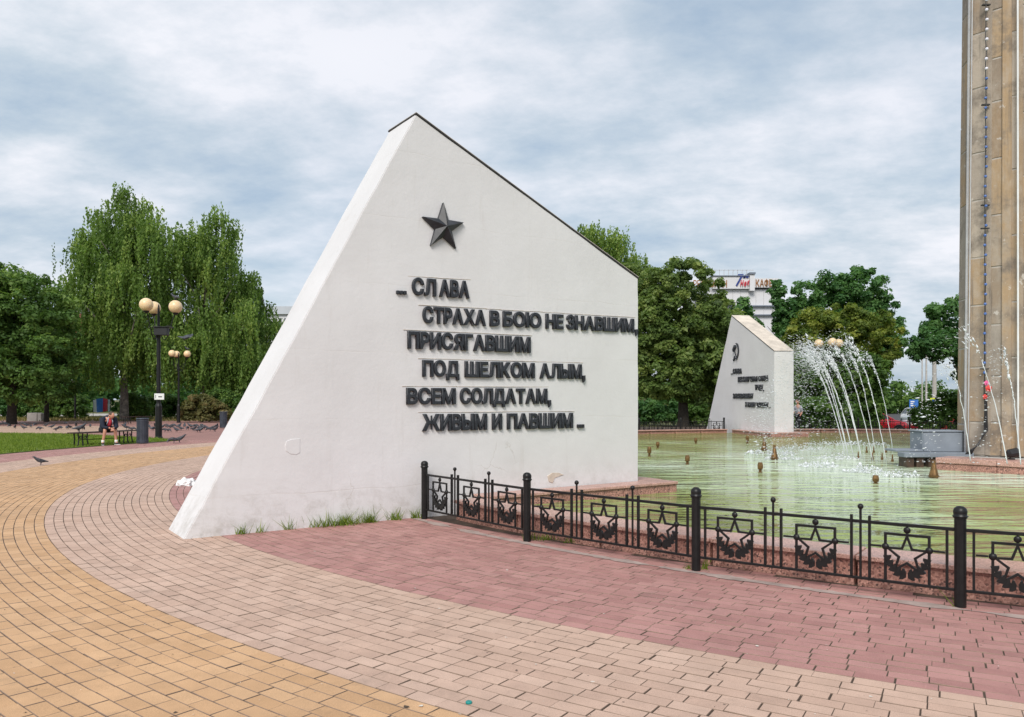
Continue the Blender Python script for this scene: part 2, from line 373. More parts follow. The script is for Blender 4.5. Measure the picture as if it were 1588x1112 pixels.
# wide red paved walk behind the lawn, its tan stripe, and a pale walk beyond the trees
pa = [(-70, 20), (-2, 20), (2, 48), (-14, 55), (-26, 61), (-70, 66)]
sheet('path', pa, -0.030, M_PATHRED, 'wide red paved walk behind the lawn')
t1 = [g(-60, 660.5), g(150, 660), g(236, 662), g(215, 669), g(60, 671.5), g(-60, 672)]
sheet('path_stripe', t1, -0.022, M_PATHTAN, 'tan paved stripe across the red walk')
sheet('path_beyond_trees', [(-70, 78), (-22, 74), (-16, 84), (-70, 92)], -0.035, M_LIGHTPATH, 'pale walk beyond the birch trees')
def disc_sheet(name, c, r0, r1, a0, a1, z, mat, label, n=120):
    b = MB(); V = []
    for i in range(n+1):
        a = R(a0 + (a1-a0)*i/n); V += [(c.x+r0*math.cos(a), c.y+r0*math.sin(a), z), (c.x+r1*math.cos(a), c.y+r1*math.sin(a), z)]
    b.add(V, [(2*i, 2*i+1, 2*i+3, 2*i+2) for i in range(n)]); o = b.build(name, mat); tag(o, label, kind='structure'); return o
plaza = disc_sheet('plaza_paving', PAVE, 13.0, 24.95, 0, 360, -0.007, M_JOINT, 'ring shaped plaza of orange, tan and red pavers in curved courses')

# ------------------------------------------------------------------ pavers
PITCH = 0.1035
def zone(r):
    if r < 17.45: return 'red'
    if r < 19.00: return 'tan'
    if r < 21.35: return 'orange'
    if r < 22.80: return 'tan'
    return 'red'
def build_pavers():
    hw, hl = 0.0502, 0.1004; c = 0.0024
    tmpl = np.array([(x*hl, y*hw, -0.035) for x, y in ((-1,-1),(1,-1),(1,1),(-1,1))] + [(x*hl, y*hw, -c) for x, y in ((-1,-1),(1,-1),(1,1),(-1,1))] + [(x*(hl-c), y*(hw-c), 0) for x, y in ((-1,-1),(1,-1),(1,1),(-1,1))])
    fq = np.array([(8,9,10,11)] + [(k, (k+1) % 4, (k+1) % 4+4, k+4) for k in range(4)] + [(k+4, (k+1) % 4+4, (k+1) % 4+8, k+8) for k in range(4)])
    meshes = {}
    for z in BRICK:
        me = bpy.data.meshes.new('paver_'+z); me.from_pydata(tmpl.tolist(), [], fq.tolist()); me.materials.append(BRICK[z][1]); me.materials.append(M_GRIME); me.polygons.foreach_set('material_index', [0]+[1]*8); meshes[z] = me
    items = []
    k0, k1 = -24, int((24.85-17.45)/PITCH)
    u1 = Vector((math.cos(R(34)), math.sin(R(34)))); w1 = Vector((-u1.y, u1.x)); A1 = Vector((-3.535, 8.576))
    for k in range(k0, k1):
        r = 17.45 + (k+0.5)*PITCH; zn = zone(r); n = int(2*math.pi*r/0.2036); off = rnd.random()
        for i in range(n):
            a = 2*math.pi*(i+off)/n + rnd.uniform(-0.0035, 0.0035)/r
            d = math.degrees(a) % 360
            if not 148 < d < 288: continue
            x, y = PAVE.x + r*math.cos(a), PAVE.y + r*math.sin(a)
            if y < 2.2 or math.hypot(x-POOL.x, y-POOL.y) < 15.66: continue
            px = CX + F*x/y
            if px < -330 or px > 1900: continue
            q = Vector((x, y)) - A1; lx, ly = q.dot(u1), q.dot(w1)
            if 0.15 < lx < 6.6 and 0.12 < ly < 0.75: continue
            items.append((x, y, a + math.pi/2, zn, px, F*H/y + YH))
    inview = [(it[1], j) for j, it in enumerate(items) if 0 < it[4] < 1588 and it[5] < 1112]
    inview.sort(); single = set(j for _, j in inview[:300])
    by = {z: [] for z in BRICK}
    for j, (x, y, a, zn, px, py) in enumerate(items):
        z = rnd.uniform(-0.0020, 0.0010); tx, ty = rnd.gauss(0, 0.008), rnd.gauss(0, 0.004)
        sx, sy = rnd.uniform(0.992, 1.0), rnd.uniform(0.975, 1.0); a += rnd.gauss(0, 0.004)
        if j in single:
            M = Matrix.Translation((x, y, z)) @ Matrix.Rotation(a, 4, 'Z') @ Matrix.Rotation(tx, 4, 'X') @ Matrix.Rotation(ty, 4, 'Y') @ Matrix.Diagonal((sx, sy, 1, 1))
            link('brick', meshes[zn], plaza, M)
        else: by[zn].append((x, y, z, a, tx, ty, sx, sy))
    for zn, L_ in by.items():
        D = np.array(L_); n = len(D); ca, sa = np.cos(D[:,3])[:,None], np.sin(D[:,3])[:,None]
        X = tmpl[None,:,0]*D[:,6:7]; Y = tmpl[None,:,1]*D[:,7:8]; Z = tmpl[None,:,2] + Y*D[:,4:5] - X*D[:,5:6] + D[:,2:3]
        V = np.stack([X*ca - Y*sa + D[:,0:1], X*sa + Y*ca + D[:,1:2], Z], -1).reshape(-1, 3)
        Fc = (fq[None] + (np.arange(n)*12)[:,None,None]).reshape(-1, 4)
        o = np_mesh(zn+'_bricks', V, Fc, BRICK[zn][0], plaza, np.repeat(rng.random(n), 9)); o['kind'] = 'stuff'; o.data.materials.append(M_GRIME); o.data.polygons.foreach_set('material_index', np.tile([0]+[1]*8, n).astype(np.int32))
def np_mesh(name, V, Fc, mat, parent=None, tint=None, smooth=False):
    me = bpy.data.meshes.new(name); nv, nf, k = len(V), len(Fc), Fc.shape[1]
    me.vertices.add(nv); me.vertices.foreach_set('co', np.ascontiguousarray(V, dtype=np.float32).ravel())
    me.loops.add(nf*k); me.loops.foreach_set('vertex_index', np.ascontiguousarray(Fc, dtype=np.int32).ravel())
    me.polygons.add(nf); me.polygons.foreach_set('loop_start', np.arange(nf, dtype=np.int32)*k)
    me.polygons.foreach_set('use_smooth', np.full(nf, bool(smooth)))
    me.materials.append(mat)
    if tint is not None:
        at_ = me.attributes.new('tint', 'FLOAT', 'FACE'); at_.data.foreach_set('value', np.ascontiguousarray(tint, dtype=np.float32))
    me.update(calc_edges=True); me.validate()
    return link(name, me, parent)
build_pavers()
def mortar_strip():
    from mathutils import noise
    b = MB(); V = []; n = 420
    for i in range(n+1):
        a = 214.2 + 71*i/n; q = Vector((a*2.2, 0, 0)); w = 0.5 + 0.9*noise.noise(q*0.35); j = noise.noise(q*2.1)*0.03; k = noise.noise(q*2.7+Vector((0,9,0)))*0.03
        w = max(0.0, w)*0.085; c0 = 15.985
        for r in (c0-w+j*(w > 0.01), c0+w*1.1+k*(w > 0.01)+0.004): V.append((POOL.x+r*math.cos(R(a)), POOL.y+r*math.sin(R(a)), 0.0032))
    b.add(V, [(2*i, 2*i+1, 2*i+3, 2*i+2) for i in range(n)]); tag(b.build('mortar_strip', M_MORTAR), 'ragged grey mortar smear along the foot of the black fence', kind='structure')
mortar_strip()

# ------------------------------------------------------------------ memorial walls
WL, XA, HA, HB, TH = 6.613, 2.79, 5.137, 3.37, 0.80
class Wall:
    def __init__(s, A, ang): s.A = Vector((A[0], A[1])); s.ang = R(ang); s.u = Vector((math.cos(s.ang), math.sin(s.ang))); s.w = Vector((-s.u.y, s.u.x))
    def loc(s, px, py):
        d = Vector(((px-CX)/F, 1.0)); t = s.A.dot(s.w) / d.dot(s.w); p = d*t
        return (p - s.A).dot(s.u), H + (YH-py)/F*t
W1 = Wall((-3.535, 8.576), 34.0); W2 = Wall((9.06, 37.23), -80.8)

GL = {}
def glyph(ch):
    if ch in GL: return GL[ch]
    cu = bpy.data.curves.new('letter', 'FONT'); cu.body = ch; cu.size = 1.0; cu.extrude = 0.10; cu.bevel_depth = 0.022; cu.bevel_resolution = 0; cu.offset = 0.019; cu.resolution_u = 4
    ob = bpy.data.objects.new('tmp', cu); COL.objects.link(ob)
    dg = bpy.context.evaluated_depsgraph_get(); me = bpy.data.meshes.new_from_object(ob.evaluated_get(dg)); bpy.data.objects.remove(ob); bpy.data.curves.remove(cu)
    me.name = 'letter'; me.materials.clear(); me.materials.append(M_LETTER)
    co = np.array([v.co for v in me.vertices]); lo, hi = co.min(0), co.max(0)
    me.transform(Matrix.Translation((-lo[0], -lo[1], -lo[2]))); GL[ch] = (me, hi-lo); return GL[ch]
CAPH = glyph('Н')[1][1]
def put_word(wall, root, word, xl, yt_l, yb_l, xr, yt_r, yb_r, depth=0.045):
    """letters between two upright edges given as photo pixels; every letter its own part"""
    a = wall.loc(xl, yt_l); b = wall.loc(xl, yb_l); c = wall.loc(xr, yt_r); d = wall.loc(xr, yb_r)
    x0, x1 = b[0], d[0]; ws = [glyph(ch)[1][0] for ch in word]; gap = 0.045
    tot = sum(ws) + gap*(len(ws)-1); k = (x1-x0)/tot; x = x0
    for ch, w in zip(word, ws):
        me, dim = glyph(ch); t = (x+w*k/2-x0)/(x1-x0)
        zb = b[1] + (d[1]-b[1])*t; zt = a[1] + (c[1]-a[1])*t; kz = (zt-zb)/CAPH
        # drop below the baseline for the letters with a tail
        tail = (dim[1]-CAPH)*kz if ch in 'ДЩЦ' else 0
        M = Matrix.Translation((x, 0.004, zb-tail)) @ Matrix.Rotation(R(90), 4, 'X') @ Matrix.Diagonal((k, kz, depth/0.26, 1))
        link('letter', me, root, M); x += (w+gap)*k
def block(root, name, x0, z0, x1, z1, d=0.04, mat=None):
    b = MB(); b.box(x0, x1, -d, 0.004, z0, z1); return b.build(name, mat or M_LETTER, root, bevel=0.006)

def slab_mesh():
    """wall body: closed prism of the side outline, its faces finely cut so that edges wander a little like trowelled plaster"""
    b = MB(); b.prism([(-0.082,-0.15),(WL,-0.15),(WL,HB),(XA,HA)], 0, TH, lambda u, v, t: (u, t, v))
    me = b.mesh('slab', M_PAINT); bm = bmesh.new(); bm.from_mesh(me)
    for _ in range(5):
        es = [e for e in bm.edges if e.calc_length() > 0.22]
        if es: bmesh.ops.subdivide_edges(bm, edges=es, cuts=1, use_grid_fill=True)
    bmesh.ops.triangulate(bm, faces=[f for f in bm.faces if len(f.verts) > 4])
    from mathutils import noise
    bm.normal_update()
    for v in bm.verts:
        p = v.co; q = Vector((noise.noise(p*1.1), noise.noise(p*1.1+Vector((7,3,1))), noise.noise(p*1.1+Vector((2,9,5)))))
        s_ = Vector((noise.noise(p*4.5), 0, noise.noise(p*4.5+Vector((4,4,4)))))
        sharp = any(e.calc_face_angle(0) > 0.5 for e in v.link_edges if len(e.link_faces) == 2)
        v.co = p + q*0.010 + (s_*0.008 if sharp else Vector())
        if not sharp and abs(p.y) < 1e-4: v.co.y = min(v.co.y, 0.006)
    bmesh.ops.bevel(bm, geom=[e for e in bm.edges if len(e.link_faces) == 2 and e.calc_face_angle(0) > 0.5], offset=0.012, segments=2, affect='EDGES')
    bmesh.ops.recalc_face_normals(bm, faces=bm.faces)
    bm.to_mesh(me); bm.free(); me.polygons.foreach_set('use_smooth', [True]*len(me.polygons))
    try: me.set_sharp_from_angle(angle=R(25))
    except Exception: pass
    return me
SLAB = slab_mesh()
def build_wall(W, label, sag):
    root = thing('memorial_wall', (W.A.x, W.A.y, 0), label, 'memorial', rz=W.ang)
    link('slab', SLAB, root)
    # coping: thin slabs along the sloping top, dark flashing edge below them
    P0, P1 = Vector((XA, HA)), Vector((WL, HB)); D = (P1-P0); Ln = D.length; D.normalize(); N = Vector((-D.y, D.x)); N = N if N.y > 0 else -N
    for i in range(3):
        s0, s1 = Ln*i/3 + (0.004 if i else -0.01), Ln*(i+1)/3 - 0.004
        b = MB(); q = [P0+D*s0+N*0.017, P0+D*s1+N*0.017, P0+D*s1+N*0.026, P0+D*s0+N*0.026]
        b.prism([tuple(p) for p in q], -0.004, TH+0.004, lambda u, v, t: (u, t, v)); b.build('coping_slab', M_COPING, root, bevel=0.002)
        b = MB(); q = [P0+D*s0-N*0.004, P0+D*s1-N*0.004, P0+D*s1+N*0.015, P0+D*s0+N*0.015]
        b.prism([tuple(p) for p in q], -0.012, TH+0.012, lambda u, v, t: (u, t, v)); b.build('flashing', M_FLASH, root)
    return root
wall1 = build_wall(W1, 'big white sloping memorial wall with dark star and six lines of lettering', 0)
wall2 = build_wall(W2, 'smaller looking white memorial wall with hammer and sickle emblem across the pool', 0)

def z3(x, y): return 600 + x*0.36866, 290 + y*0.36866
def line1(words, xl, tl, bl, xr, tr, br):
    def yy(x, a, b): return a + (b-a)*(x-xl)/(xr-xl)
    for w, a, b in words:
        A_, B_ = z3(a, yy(a, tl, tr)), z3(a, yy(a, bl, br)); C_, D_ = z3(b, yy(b, tl, tr)), z3(b, yy(b, bl, br))
        if w == ',':
            x0, zb = W1.loc(*B_); x1, zt = W1.loc(*D_); bb = MB()
            bb.prism([(x0, zb+0.05), (x1, zb+0.055), (x1, zb-0.01), (x0+0.012, zb-0.055)], -0.045, 0.004, lambda u, v, t: (u, t, v)); bb.build('comma', M_LETTER, wall1, bevel=0.006)
        elif w == '.':
            n = 3
            for i in range(n):
                xa = a + (b-a)*(i+0.08)/n; xb = a + (b-a)*(i+0.92)/n
                p0 = W1.loc(*z3(xa, yy(xa, bl, br))); p1 = W1.loc(*z3(xb, yy(xb, bl, br)-15)); block(wall1, 'dot', p0[0], p0[1], p1[0], p1[1])
        else: put_word(W1, wall1, w, A_[0], A_[1], B_[1], C_[0], C_[1], D_[1])
    ws = [w for w in words if w[0] not in ',.']
    for w, a, b in ws:   # thin brown strip above each word, coloured as the shadow of the recess edge
        p0 = W1.loc(*z3(a-16, yy(a, tl, tr)-6)); p1 = W1.loc(*z3(b+9, yy(b, tl, tr)-6)); bb = MB()
        bb.prism([(p0[0], p0[1]), (p1[0], p1[1]), (p1[0], p1[1]+0.007), (p0[0], p0[1]+0.007)], -0.006, 0.004, lambda u, v, t: (u, t, v)); bb.build('recess_shade_strip', M_STRIP, wall1)
line1([('.', 36, 80), ('СЛ', 103, 203), ('АВА', 218, 343)], 36, 378, 451, 343, 397, 470)
line1([('СТРАХА', 148, 412), ('В', 430, 470), ('БОЮ', 485, 645), ('НЕ', 665, 738), ('ЗНАВШИМ', 752, 1035), (',', 1040, 1050)], 148, 503, 573, 1035, 555, 613)
line1([('ПРИСЯГАВШИМ', 85, 600)], 85, 607, 680, 600, 632, 698)
line1([('ПОД', 147, 300), ('ШЕЛКОМ', 325, 617), ('АЛЫМ', 640, 815), (',', 819, 829)], 147, 728, 798, 815, 746, 808)
line1([('ВСЕМ', 80, 285), ('СОЛДАТАМ', 305, 670), (',', 674, 685)], 80, 845, 915, 670, 848, 912)
line1([('ЖИВЫМ', 147, 417), ('И', 440, 480), ('ПАВШИМ', 503, 778), ('.', 797, 826)], 147, 955, 1027, 778, 950, 1014)
# faceted star
def faceted_star(root, cx, cz, r, depth):
    b = MB(); pts = []
    for i in range(10):
        a = R(90 + 36*i); rr = r if i % 2 == 0 else r*0.40
        pts.append((cx + rr*math.cos(a), 0.0, cz + rr*math.sin(a)))
    base = [(x, 0.004, z) for x, _, z in pts]; rim = [(x, -depth*0.28, z) for x, _, z in pts]
    b.add(base + rim + [(cx, -depth, cz)], [(i, (i+1) % 10, 10+(i+1) % 10, 10+i) for i in range(10)] + [(10+i, 10+(i+1) % 10, 20) for i in range(10)])
    o = b.build('star', M_LETTER, root); o['label'] = 'dark grey faceted five pointed star'
sc_, sz_ = W1.loc(686, 353); top_ = W1.loc(686, 315)[1]
faceted_star(wall1, sc_, sz_, top_-sz_, 0.13)
# fallen plaster patches
def patch(root, name, pts, d, mat):
    q = [W1.loc(*p) for p in pts]; b = MB(); b.prism(q, -d, 0.004, lambda u, v, t: (u, t, v)); b.build(name, mat, root, bevel=0.003)
patch(wall1, 'plaster_patch', [(444,684),(452,681),(465,680),(465,702),(459,705),(450,704),(443,699),(442,691)], 0.010, M_PAINT)
patch(wall1, 'plaster_patch', [(851,747),(849,738),(856,733),(866,733),(874,736),(868,738),(860,741),(857,749)], 0.008, M_PLASTER)

def z4(x, y): return 1125 + x*0.10342, 525 + y*0.10342
for w, a, b, tl, bl, tr, br in [('СЛАВА',118,250,455,530,447,525), ('БЕССМЕРТНАЯ',195,485,575,655,563,645), ('СЛАВА',500,650,565,640,548,635), ('ТРУДУ',450,568,692,772,690,770),
                                ('ЗАВОЕВАВШЕМУ',120,425,825,900,822,900), ('В',305,326,950,1028,950,1028), ('НАШУ',340,462,953,1030,955,1031), ('ПОБЕДУ',476,648,957,1031,957,1031)]:
    A_, B_, C_, D_ = z4(a, tl), z4(a, bl), z4(b, tr), z4(b, br); put_word(W2, wall2, w, A_[0], A_[1], B_[1], C_[0], C_[1], D_[1])
for (xa, xb, y) in [(90,97,538),(98,104,537),(105,111,536),(655,663,1034),(665,672,1034),(674,681,1035)]:
    p0 = W2.loc(*z4(xa, y)); p1 = W2.loc(*z4(xb, y-14)); block(wall2, 'dot', p0[0], p0[1], p1[0], p1[1])
p0 = W2.loc(*z4(571, 790)); p1 = W2.loc(*z4(582, 760)); block(wall2, 'comma', p0[0], p0[1], p1[0], p1[1])
# hammer and sickle emblem
ex, ez = W2.loc(*z4(165, 205)); es = 0.30
def emblem(root):
    b = MB(); out, inn = [], []
    for i in range(17):
        a = R(100 - i*15.5); ro = 1.0; out.append((0.10+ro*math.cos(a)*0.95, 0.12+ro*math.sin(a)))
        w_ = 0.24*math.sin(math.pi*min(1, (i+0.4)/15.0))**0.7; inn.append((0.10+(ro-w_)*math.cos(a)*0.95, 0.12+(ro-w_)*math.sin(a)))
    b.prism([(ex+u*es*0.85, ez+v*es*1.15) for u, v in out + inn[::-1]], -0.05, 0.004, lambda u, v, t: (u, t, v))
    o = b.build('sickle', M_LETTER, root); o['label'] = 'dark curved sickle of the emblem'
    b = MB()
    def bar(p, q, w):
        p, q = Vector(p), Vector(q); d = (q-p).normalized(); n = Vector((-d.y, d.x))*w
        return [(ex+v.x*es*0.85, ez+v.y*es*1.15) for v in (p+n, q+n, q-n, p-n)]
    b.prism(bar((0.75, -0.95), (-0.42, 0.40), 0.10), -0.075, -0.052, lambda u, v, t: (u, t, v)); o = b.build('hammer_handle', M_LETTER, root)
    b = MB(); b.prism(bar((-0.75, 0.20), (-0.10, 0.75), 0.19), -0.10, 0.004, lambda u, v, t: (u, t, v)); b.build('hammer_head', M_LETTER, root)
    b = MB(); b.prism(bar((-0.45, -0.62), (-0.85, -1.02), 0.12), -0.06, 0.004, lambda u, v, t: (u, t, v)); b.build('sickle_grip', M_LETTER, root)
emblem(wall2)

# ------------------------------------------------------------------ pool
WZ = 0.09
pw = MB(); N_ = 160
pw.add([(POOL.x, POOL.y, WZ)] + [(POOL.x+15.24*math.cos(2*math.pi*i/N_), POOL.y+15.24*math.sin(2*math.pi*i/N_), WZ) for i in range(N_)], [(0, i+1, (i+1) % N_+1) for i in range(N_)])
tag(pw.build('water', M_WATER), 'rippled milky green water of the round fountain pool', kind='structure')
def ring_block(r0, r1, a0, a1, z0, z1, bev=0.006, sub=3):
    b = MB(); V = []; Fc = []
    for i in range(sub+1):
        a = R(a0+(a1-a0)*i/sub); c, s = math.cos(a), math.sin(a)
        V += [(r0*c, r0*s, z0), (r1*c, r1*s, z0), (r1*c, r1*s, z1), (r0*c, r0*s, z1)]
    for i in range(sub):
        k = 4*i; Fc += [(k+j, k+(j+1) % 4, k+4+(j+1) % 4, k+4+j) for j in range(4)]
    Fc += [(3,2,1,0), tuple(4*sub+j for j in range(4))]; b.add(V, Fc); return b
curb = thing('pool_curb', (POOL.x, POOL.y, 0), 'low pink granite curb around the round fountain pool', 'curb')
STEP = 4.6
cap_me = ring_block(15.18, 15.63, 0.03, STEP-0.03, 0.205, 0.245).mesh('cap_stone', M_GRANCAP, bevel=0.006)
fac_me = ring_block(15.24, 15.59, 0.05, STEP-0.05, -0.10, 0.202).mesh('facing_stone', M_GRAN, bevel=0.004)
def curb_run(a0, a1):
    a = a0
    while a < a1 - 0.5:
        k = min(1.0, (a1-a)/STEP)
        if k > 0.98:
            M = Matrix.Rotation(R(a), 4, 'Z'); link('cap_stone', cap_me, curb, M); link('facing_stone', fac_me, curb, M)
        else:
            ring_block(15.18, 15.63, a+0.03, a1-0.03, 0.205, 0.245).build('cap_stone', M_GRANCAP, curb, bevel=0.006); ring_block(15.24, 15.59, a+0.05, a1-0.05, -0.10, 0.202).build('facing_stone', M_GRAN, curb, bevel=0.004)
        a += STEP
curb_run(215.4, 290); curb_run(30, 93.2); curb_run(100.6, 207)
# granite plinths round the pool ends of the two walls
def plinth(W, label):
    t = thing('wall_plinth', (W.A.x, W.A.y, 0), label, 'plinth', rz=W.ang)
    segs = [(3.62, 4.8), (4.8, 6.0), (6.0, 7.08)]
    for y0, y1 in ((-0.36, -0.012), (TH+0.012, TH+0.36)):
        for a, b_ in segs:
            b = MB(); b.box(a+0.004, b_-0.004, y0, y1, -0.05, 0.205); b.build('plinth_stone', M_GRAN, t, bevel=0.005)
            b = MB(); b.box(a+0.003, b_-0.003, y0-(0.03 if y0 < 0 else 0), y1+(0.03 if y0 > 0 else 0), 0.208, 0.250); b.build('plinth_cap', M_GRANCAP, t, bevel=0.006)
    b = MB(); b.box(WL+0.014, 7.076, -0.006, TH+0.006, -0.05, 0.205); b.build('plinth_stone', M_GRAN, t, bevel=0.005)
    b = MB(); b.box(WL+0.014, 7.106, -0.006, TH+0.006, 0.208, 0.250); b.build('plinth_cap', M_GRANCAP, t, bevel=0.006)
plinth(W1, 'pink granite ledge round the pool end of the big star wall')
plinth(W2, 'pink granite ledge round the foot of the hammer and sickle wall')

# ------------------------------------------------------------------ star fence
SPAN = 2.044
def fence_meshes():
    d = {}
    b = MB(); b.lathe([(0.040,-0.06),(0.040,0.640),(0.046,0.642),(0.046,0.652),(0.040,0.654)], n=12); d['post'] = b.mesh('post', M_IRON)
    b = MB(); b.lathe([(0.052,0.652),(0.053,0.658),(0.044,0.664),(0.046,0.680),(0.047,0.695),(0.040,0.714),(0.024,0.727),(0.004,0.731)], n=14); d['post_cap'] = b.mesh('post_cap', M_IRON, smooth=True)
    b = MB(); b.box(0.035, SPAN-0.035, -0.012, 0.012, 0.545, 0.569); d['top_rail'] = b.mesh('top_rail', M_IRON, bevel=0.003)
    b = MB(); b.box(0.035, SPAN-0.035, -0.011, 0.011, 0.108, 0.128); d['bottom_rail'] = b.mesh('bottom_rail', M_IRON, bevel=0.003)
    b = MB(); b.box(-0.009, 0.009, -0.009, 0.009, 0.129, 0.544); d['bar'] = b.mesh('bar', M_IRON)
    b = MB(); b.box(-0.009, 0.009, -0.0145, 0.0145, 0.129, 0.606); d['tall_bar'] = b.mesh('bar', M_IRON, bevel=0.002)
    b = MB(); b.lathe([(0.010,0.129),(0.010,0.655)], n=8); d['finial_bar'] = b.mesh('finial_bar', M_IRON)
    b = MB(); b.sphere((0,0,0.672), 0.023, 10, 8); d['finial'] = b.mesh('finial', M_IRON, smooth=True)
    hw, t = 0.150, 0.0095
    b = MB(); q = [(-hw-t,0.129),(-hw+t,0.129),(-hw+t,0.482-t),(hw-t,0.482-t),(hw-t,0.129),(hw+t,0.129),(hw+t,0.482+t),(-hw-t,0.482+t)]
    b.prism(q, -0.009, 0.009, lambda u, v, t_: (u, t_, v)); d['square_frame'] = b.mesh('square_frame', M_IRON, bevel=0.002)
    b = MB(); b.sphere((0,0,0.518), 0.026, 10, 8, (1,0.6,1)); d['roundel'] = b.mesh('roundel', M_IRON, smooth=True)
    b = MB(); b.sphere((0,0,0), 0.027, 10, 8, (1,0.75,1)); d['boss'] = b.mesh('boss', M_IRON, smooth=True)
    # star outline, stroke of constant width
    cz, r = 0.330, 0.160; ou, inn = [], []
    for i in range(10):
        a = R(90+36*i); k = (1.0 if i % 2 == 0 else 0.40); ou.append(((r*k+0.005)*math.cos(a), cz+(r*k+0.005)*math.sin(a)))
        kk = (r*k - (0.040 if i % 2 == 0 else 0.0165)); inn.append((kk*math.cos(a), cz+kk*math.sin(a)))
    b = MB(); V = [(x, y, z) for y in (-0.008, 0.008) for x, z in ou + inn]; Fc = []
    for i in range(10):
        j = (i+1) % 10
        Fc += [(i, j, 10+j, 10+i), (20+i, 30+i, 30+j, 20+j), (i, 20+i, 20+j, j), (10+i, 10+j, 30+j, 30+i)]
    b.add(V, Fc); d['star'] = b.mesh('star', M_IRON)
    # laurel branch: one leafy outline, extruded and domed
    def branch(sg):
        out, ins = [], []; n = 5
        for i in range(n):
            for f_, ro, ri in ((0.0, 0.162, 0.128), (0.5, 0.178, 0.104), (0.92, 0.186, 0.100)):
                t = (i+f_)/n; a = R(-87 + 80*t); ri = ri + 0.020*t; ro = ro - 0.006*t
                out.append((sg*ro*math.cos(a)*0.93, 0.340+ro*math.sin(a)*1.10)); ins.append((sg*ri*math.cos(a)*0.93, 0.340+ri*math.sin(a)*1.10))
        b = MB(); V = [(u, y, v) for y in (-0.012, 0.012) for u, v in out + ins]; m = len(out); Fc = []
        for i in range(m-1): Fc += [(i, i+1, m+i+1, m+i), (2*m+i, 3*m+i, 3*m+i+1, 2*m+i+1), (i, 2*m+i, 2*m+i+1, i+1), (m+i, m+i+1, 3*m+i+1, 3*m+i)]
        Fc += [(0, m, 3*m, 2*m), (m-1, 3*m-1, 4*m-1, 2*m-1)]; b.add(V, Fc); return b.mesh('laurel_branch', M_IRON)
    d['laurel_l'] = branch(-1); d['laurel_r'] = branch(1)
    b = MB(); b.box(0.028, 0.105, -0.007, 0.007, 0.375, 0.389); d['stub_r'] = b.mesh('side_rail', M_IRON)
    return d
FM = fence_meshes()
def fence(label, a0, n, post_last=True, detail=True):
    root = thing('star_fence', (POOL.x, POOL.y, 0), label, 'fence')
    RF = 15.90; st = math.degrees(2*math.asin(SPAN/2/RF))
    def P(a): return Vector((RF*math.cos(R(a)), RF*math.sin(R(a)), 0))
    for i in range(n + (1 if post_last else 0)):
        M = Matrix.Translation(P(a0+i*st)); po = link('post', FM['post'], root, M); link('post_cap', FM['post_cap'], po)
    for i in range(n):
        p, q = P(a0+i*st), P(a0+(i+1)*st); d = q-p; M = Matrix.Translation(p) @ Matrix.Rotation(math.atan2(d.y, d.x), 4, 'Z')
        link('top_rail', FM['top_rail'], root, M); link('bottom_rail', FM['bottom_rail'], root, M)
        for x in (0.085, SPAN-0.085): link('bar', FM['bar'], root, M @ Matrix.Translation((x,0,0)))
        for x in (SPAN/3, SPAN*2/3):
            fb = link('finial_bar', FM['finial_bar'], root, M @ Matrix.Translation((x,0.0,0))); link('finial', FM['finial'], fb)
            for s in (-0.066, 0.066): link('bar', FM['tall_bar'], root, M @ Matrix.Translation((x+s,0,0)))
        for x in (0.352, SPAN/2, SPAN-0.352):
            T = M @ Matrix.Translation((x,0,0)); fr = link('square_frame', FM['square_frame'], root, T)
            link('roundel', FM['roundel'], fr); link('star', FM['star'], fr); link('laurel_branch', FM['laurel_l'], fr); link('laurel_branch', FM['laurel_r'], fr)
            for s in (-1, 1):
                link('boss', FM['boss'], fr, Matrix.Translation((s*0.150,0,0.382)))
                link('side_rail', FM['stub_r'], fr, Matrix.Translation((s*0.150 + (0 if s > 0 else -0.133),0,0)))
    return root
fence('black iron fence with stars and laurels beside the big star wall', 214.5, 6)
fence('far black iron star fence left of the hammer and sickle wall, under the chestnuts', 100.0, 9)
fence('far black iron star fence between the hammer and sickle wall and the obelisk', 93.9-7.41*7, 7)

